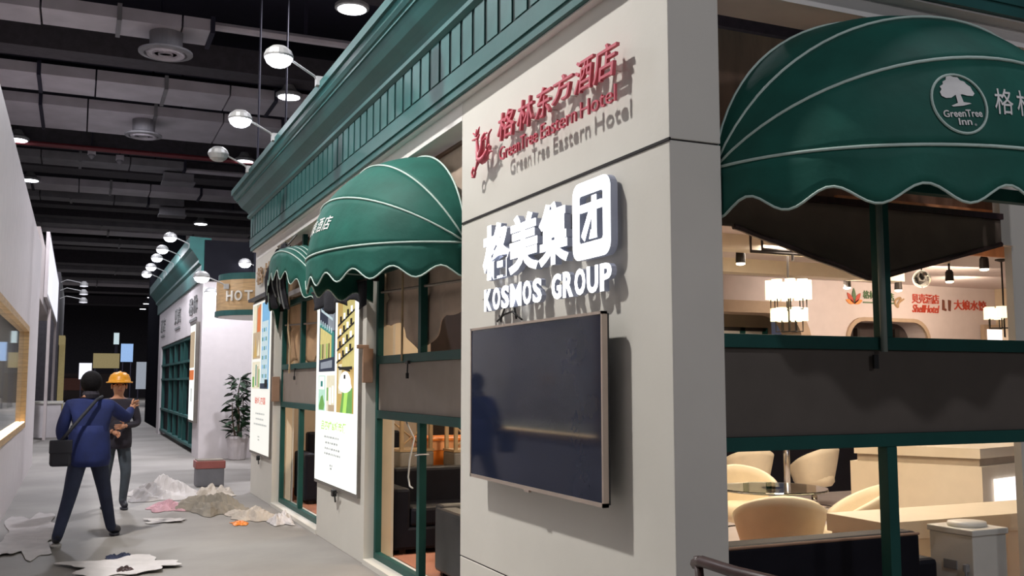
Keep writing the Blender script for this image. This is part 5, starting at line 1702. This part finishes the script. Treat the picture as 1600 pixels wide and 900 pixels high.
def person(label, loc, rz, J, top_m, leg_m, hem, extra):
    """J: joints dict in local coords, figure faces +Y"""
    t_ = thing('person', label, 'person', loc, rz)
    keys = list(J)
    idx = {k_: i for i, k_ in enumerate(keys)}
    E_ = [('pelvis', 'belly'), ('belly', 'chest'), ('chest', 'neck0'), ('neck0', 'neck'), ('neck', 'skull0'), ('skull0', 'skull1'),
          ('chest', 'shL'), ('shL', 'elL'), ('elL', 'wrL'), ('chest', 'shR'), ('shR', 'elR'), ('elR', 'wrR'),
          ('pelvis', 'hipL'), ('hipL', 'knL'), ('knL', 'anL'), ('anL', 'toL'), ('pelvis', 'hipR'), ('hipR', 'knR'), ('knR', 'anR'), ('anR', 'toR')]
    vs_, fs_ = skin_mesh([J[k_] for k_ in keys], [(idx[a], idx[b_]) for a, b_ in E_], 2)
    b_ = MB()
    # per-face material from nearest bone
    segs = []
    for a, c_ in E_:
        segs.append((Vector(J[a][:3]), Vector(J[c_][:3]), a, c_))
    def near(p):
        best = None
        for A_, B_, a, c_ in segs:
            ab = B_ - A_
            tt = max(0, min(1, (p - A_).dot(ab) / max(ab.length_squared, 1e-9)))
            d_ = (p - (A_ + ab * tt)).length
            if best is None or d_ < best[0]:
                best = (d_, a, c_, tt)
        return best
    for f_ in fs_:
        c_ = sum((Vector(vs_[i]) for i in f_), Vector()) / len(f_)
        _, a, e, tt = near(c_)
        if e in ('neck', 'skull0', 'skull1'):
            m_ = 2
        elif e in ('toL', 'toR'):
            m_ = 3
        elif a in ('hipL', 'hipR', 'knL', 'knR') or e in ('hipL', 'hipR'):
            m_ = 1 if c_.z < hem else 0
        elif e in ('wrL', 'wrR') and tt > .93:
            m_ = 2
        else:
            m_ = 0 if c_.z > hem else 1
        b_.f.append(f_); b_.mi.append(m_)
    b_.v = list(vs_)
    for sd, (wr, el) in (('L', ('wrL', 'elL')), ('R', ('wrR', 'elR'))):
        d_ = Vector(J[wr][:3]) - Vector(J[el][:3])
        hand(b_, J[wr][:3], d_, extra['thumb' + sd], 2)
    # face: nose, ears, eyes, mouth
    hc = Vector(J['skull0'][:3]).lerp(Vector(J['skull1'][:3]), .5)
    b_.tube([hc + Vector((0, .085, .015)), hc + Vector((0, .112, -.028)), hc + Vector((0, .09, -.04))], [.008, .014, .008], 6, 2)
    for sx in (-1, 1):
        ellipsoid(b_, hc + Vector((sx * .088, 0, -.01)), (.014, .022, .034), 8, 2, 6)
        ellipsoid(b_, hc + Vector((sx * .034, .088, .012)), (.014, .008, .008), 8, 4, 4)
    b_.tube([hc + Vector((-.024, .09, -.066)), hc + Vector((0, .097, -.064)), hc + Vector((.024, .09, -.066))], .006, 5, 5)
    b_.build('body', [top_m, leg_m, 'skin', 'shoe', 'hair', 'tub_red'], t_, smooth=True, world=False)
    return t_, hc


# person with blue jacket, seen from behind, walking away (faces +Y after rz)
J1 = dict(pelvis=(0, 0, .92, .145), belly=(0, .01, 1.08, .155), chest=(0, .03, 1.30, .165), neck0=(0, .03, 1.45, .085), neck=(0, .045, 1.50, .055), skull0=(0, .055, 1.57, .088), skull1=(0, .06, 1.665, .092),
          shL=(-.20, .02, 1.38, .078), elL=(-.27, -.02, 1.12, .066), wrL=(-.22, .14, .93, .038),
          shR=(.20, .03, 1.37, .08), elR=(.36, .20, 1.24, .066), wrR=(.42, .40, 1.34, .040),
          hipL=(-.09, 0, .86, .105), knL=(-.16, -.10, .48, .075), anL=(-.26, -.33, .10, .055), toL=(-.27, -.16, .05, .045),
          hipR=(.09, 0, .86, .105), knR=(.17, .16, .49, .075), anR=(.25, .24, .09, .055), toR=(.33, .42, .045, .045))
p1, hc = person('person in a blue jacket with a black shoulder bag, walking away', (.14, 11.15, 0), 0.0, J1, 'jacket', 'jeans', .88, dict(thumbL=(1, 0, 0), thumbR=(0, 0, 1)))
b = MB(); ellipsoid(b, hc + Vector((0, -.028, .012)), (.106, .104, .118), 18); b.build('hair', 'hair', p1, smooth=True, world=False)
b = MB(); b.lathe([(.075, 0), (.085, .04), (.07, .075)], 14, (0, .03, 1.46)); b.build('collar', 'jacket_dark', p1, world=False)
b = MB()
b.lathe([(.175, 0), (.20, .01), (.215, .08), (.21, .20), (.198, .34), (.18, .42)], 22, (0, .012, .76), sy=.86); b.build('jacket_hem', 'jacket', p1, smooth=True, world=False)
t = thing('shoulder_bag', 'black shoulder bag at the left hip of the person in blue', 'bag', (-.12, 10.86, .79))
b = MB(); b.box(-.22, 10.80, .79, -.02, 10.90, 1.04); b.build('pouch', 'bag', t, bevel=.03)
b = MB(); b.box(-.225, 10.79, .92, -.015, 10.905, 1.05); b.build('flap', 'bag', t, bevel=.01)
b = MB(); b.tube([(-.12, 10.86, 1.04), (-.03, 10.93, 1.16), (.08, 10.965, 1.30), (.20, 11.04, 1.45), (.25, 11.18, 1.475)], .017, 6); b.build('strap', 'bag', t, smooth=True)
for (x, y, z) in ((-.26, -.25, .0),):
    b = MB(); b.lathe([(.05, 0), (.055, .02), (.05, .03)], 14, (-.27, -.25, 0), sy=2.4); b.build('shoe_sole', 'sole', p1, world=False)
b = MB(); b.lathe([(.05, 0), (.055, .02), (.05, .03)], 14, (.29, .34, 0), sy=2.2); b.build('shoe_sole', 'shoe', p1, world=False)

# person with yellow helmet, facing the viewer (rz = pi)
J2 = dict(pelvis=(0, 0, .90, .130), belly=(0, .01, 1.05, .138), chest=(0, .02, 1.27, .15), neck0=(0, .02, 1.42, .08), neck=(0, .03, 1.47, .052), skull0=(0, .045, 1.535, .084), skull1=(0, .05, 1.63, .088),
          shL=(-.185, .01, 1.35, .072), elL=(-.25, .02, 1.09, .054), wrL=(-.07, .20, 1.07, .036),
          shR=(.185, .01, 1.35, .072), elR=(.25, .02, 1.09, .054), wrR=(.08, .22, 1.00, .036),
          hipL=(-.085, 0, .84, .10), knL=(-.12, .05, .47, .07), anL=(-.10, -.02, .09, .05), toL=(-.12, .14, .045, .042),
          hipR=(.085, 0, .84, .10), knR=(.11, -.02, .47, .07), anR=(.10, -.22, .12, .05), toR=(.11, -.06, .05, .042))
p2, hc = person('person in a yellow helmet and dark jacket facing the camera', (.50, 13.75, 0), PI + .1, J2, 'jacket_dark', 'grey_trousers', .90, dict(thumbL=(0, 0, 1), thumbR=(0, 0, 1)))
b = MB(); ellipsoid(b, hc + Vector((0, -.035, .01)), (.094, .078, .085), 14); b.build('hair', 'hair', p2, smooth=True, world=False)
b = MB()
b.lathe([(.16, 0), (.165, .012), (.135, .022), (.13, .06), (.11, .105), (.07, .135), (.01, .145)], 24, (hc.x, hc.y + .01, hc.z + .035), sy=1.12)
b.tube([(hc.x, hc.y - .13, hc.z + .09), (hc.x, hc.y - .06, hc.z + .172), (hc.x, hc.y + .06, hc.z + .178), (hc.x, hc.y + .14, hc.z + .09)], .012, 6)
b.build('helmet', 'helmet', p2, smooth=True, world=False)
b = MB(); b.lathe([(.15, 0), (.18, .01), (.186, .08), (.18, .20), (.168, .30), (.15, .36)], 22, (0, .01, .78), sy=.84); b.build('jacket_hem', 'jacket_dark', p2, smooth=True, world=False)
for (x, y) in ((-.11, .06), (.105, -.13)):
    b = MB(); b.lathe([(.045, 0), (.05, .02), (.045, .03)], 14, (x, y, 0), sy=2.3); b.build('shoe_sole', 'shoe', p2, world=False)
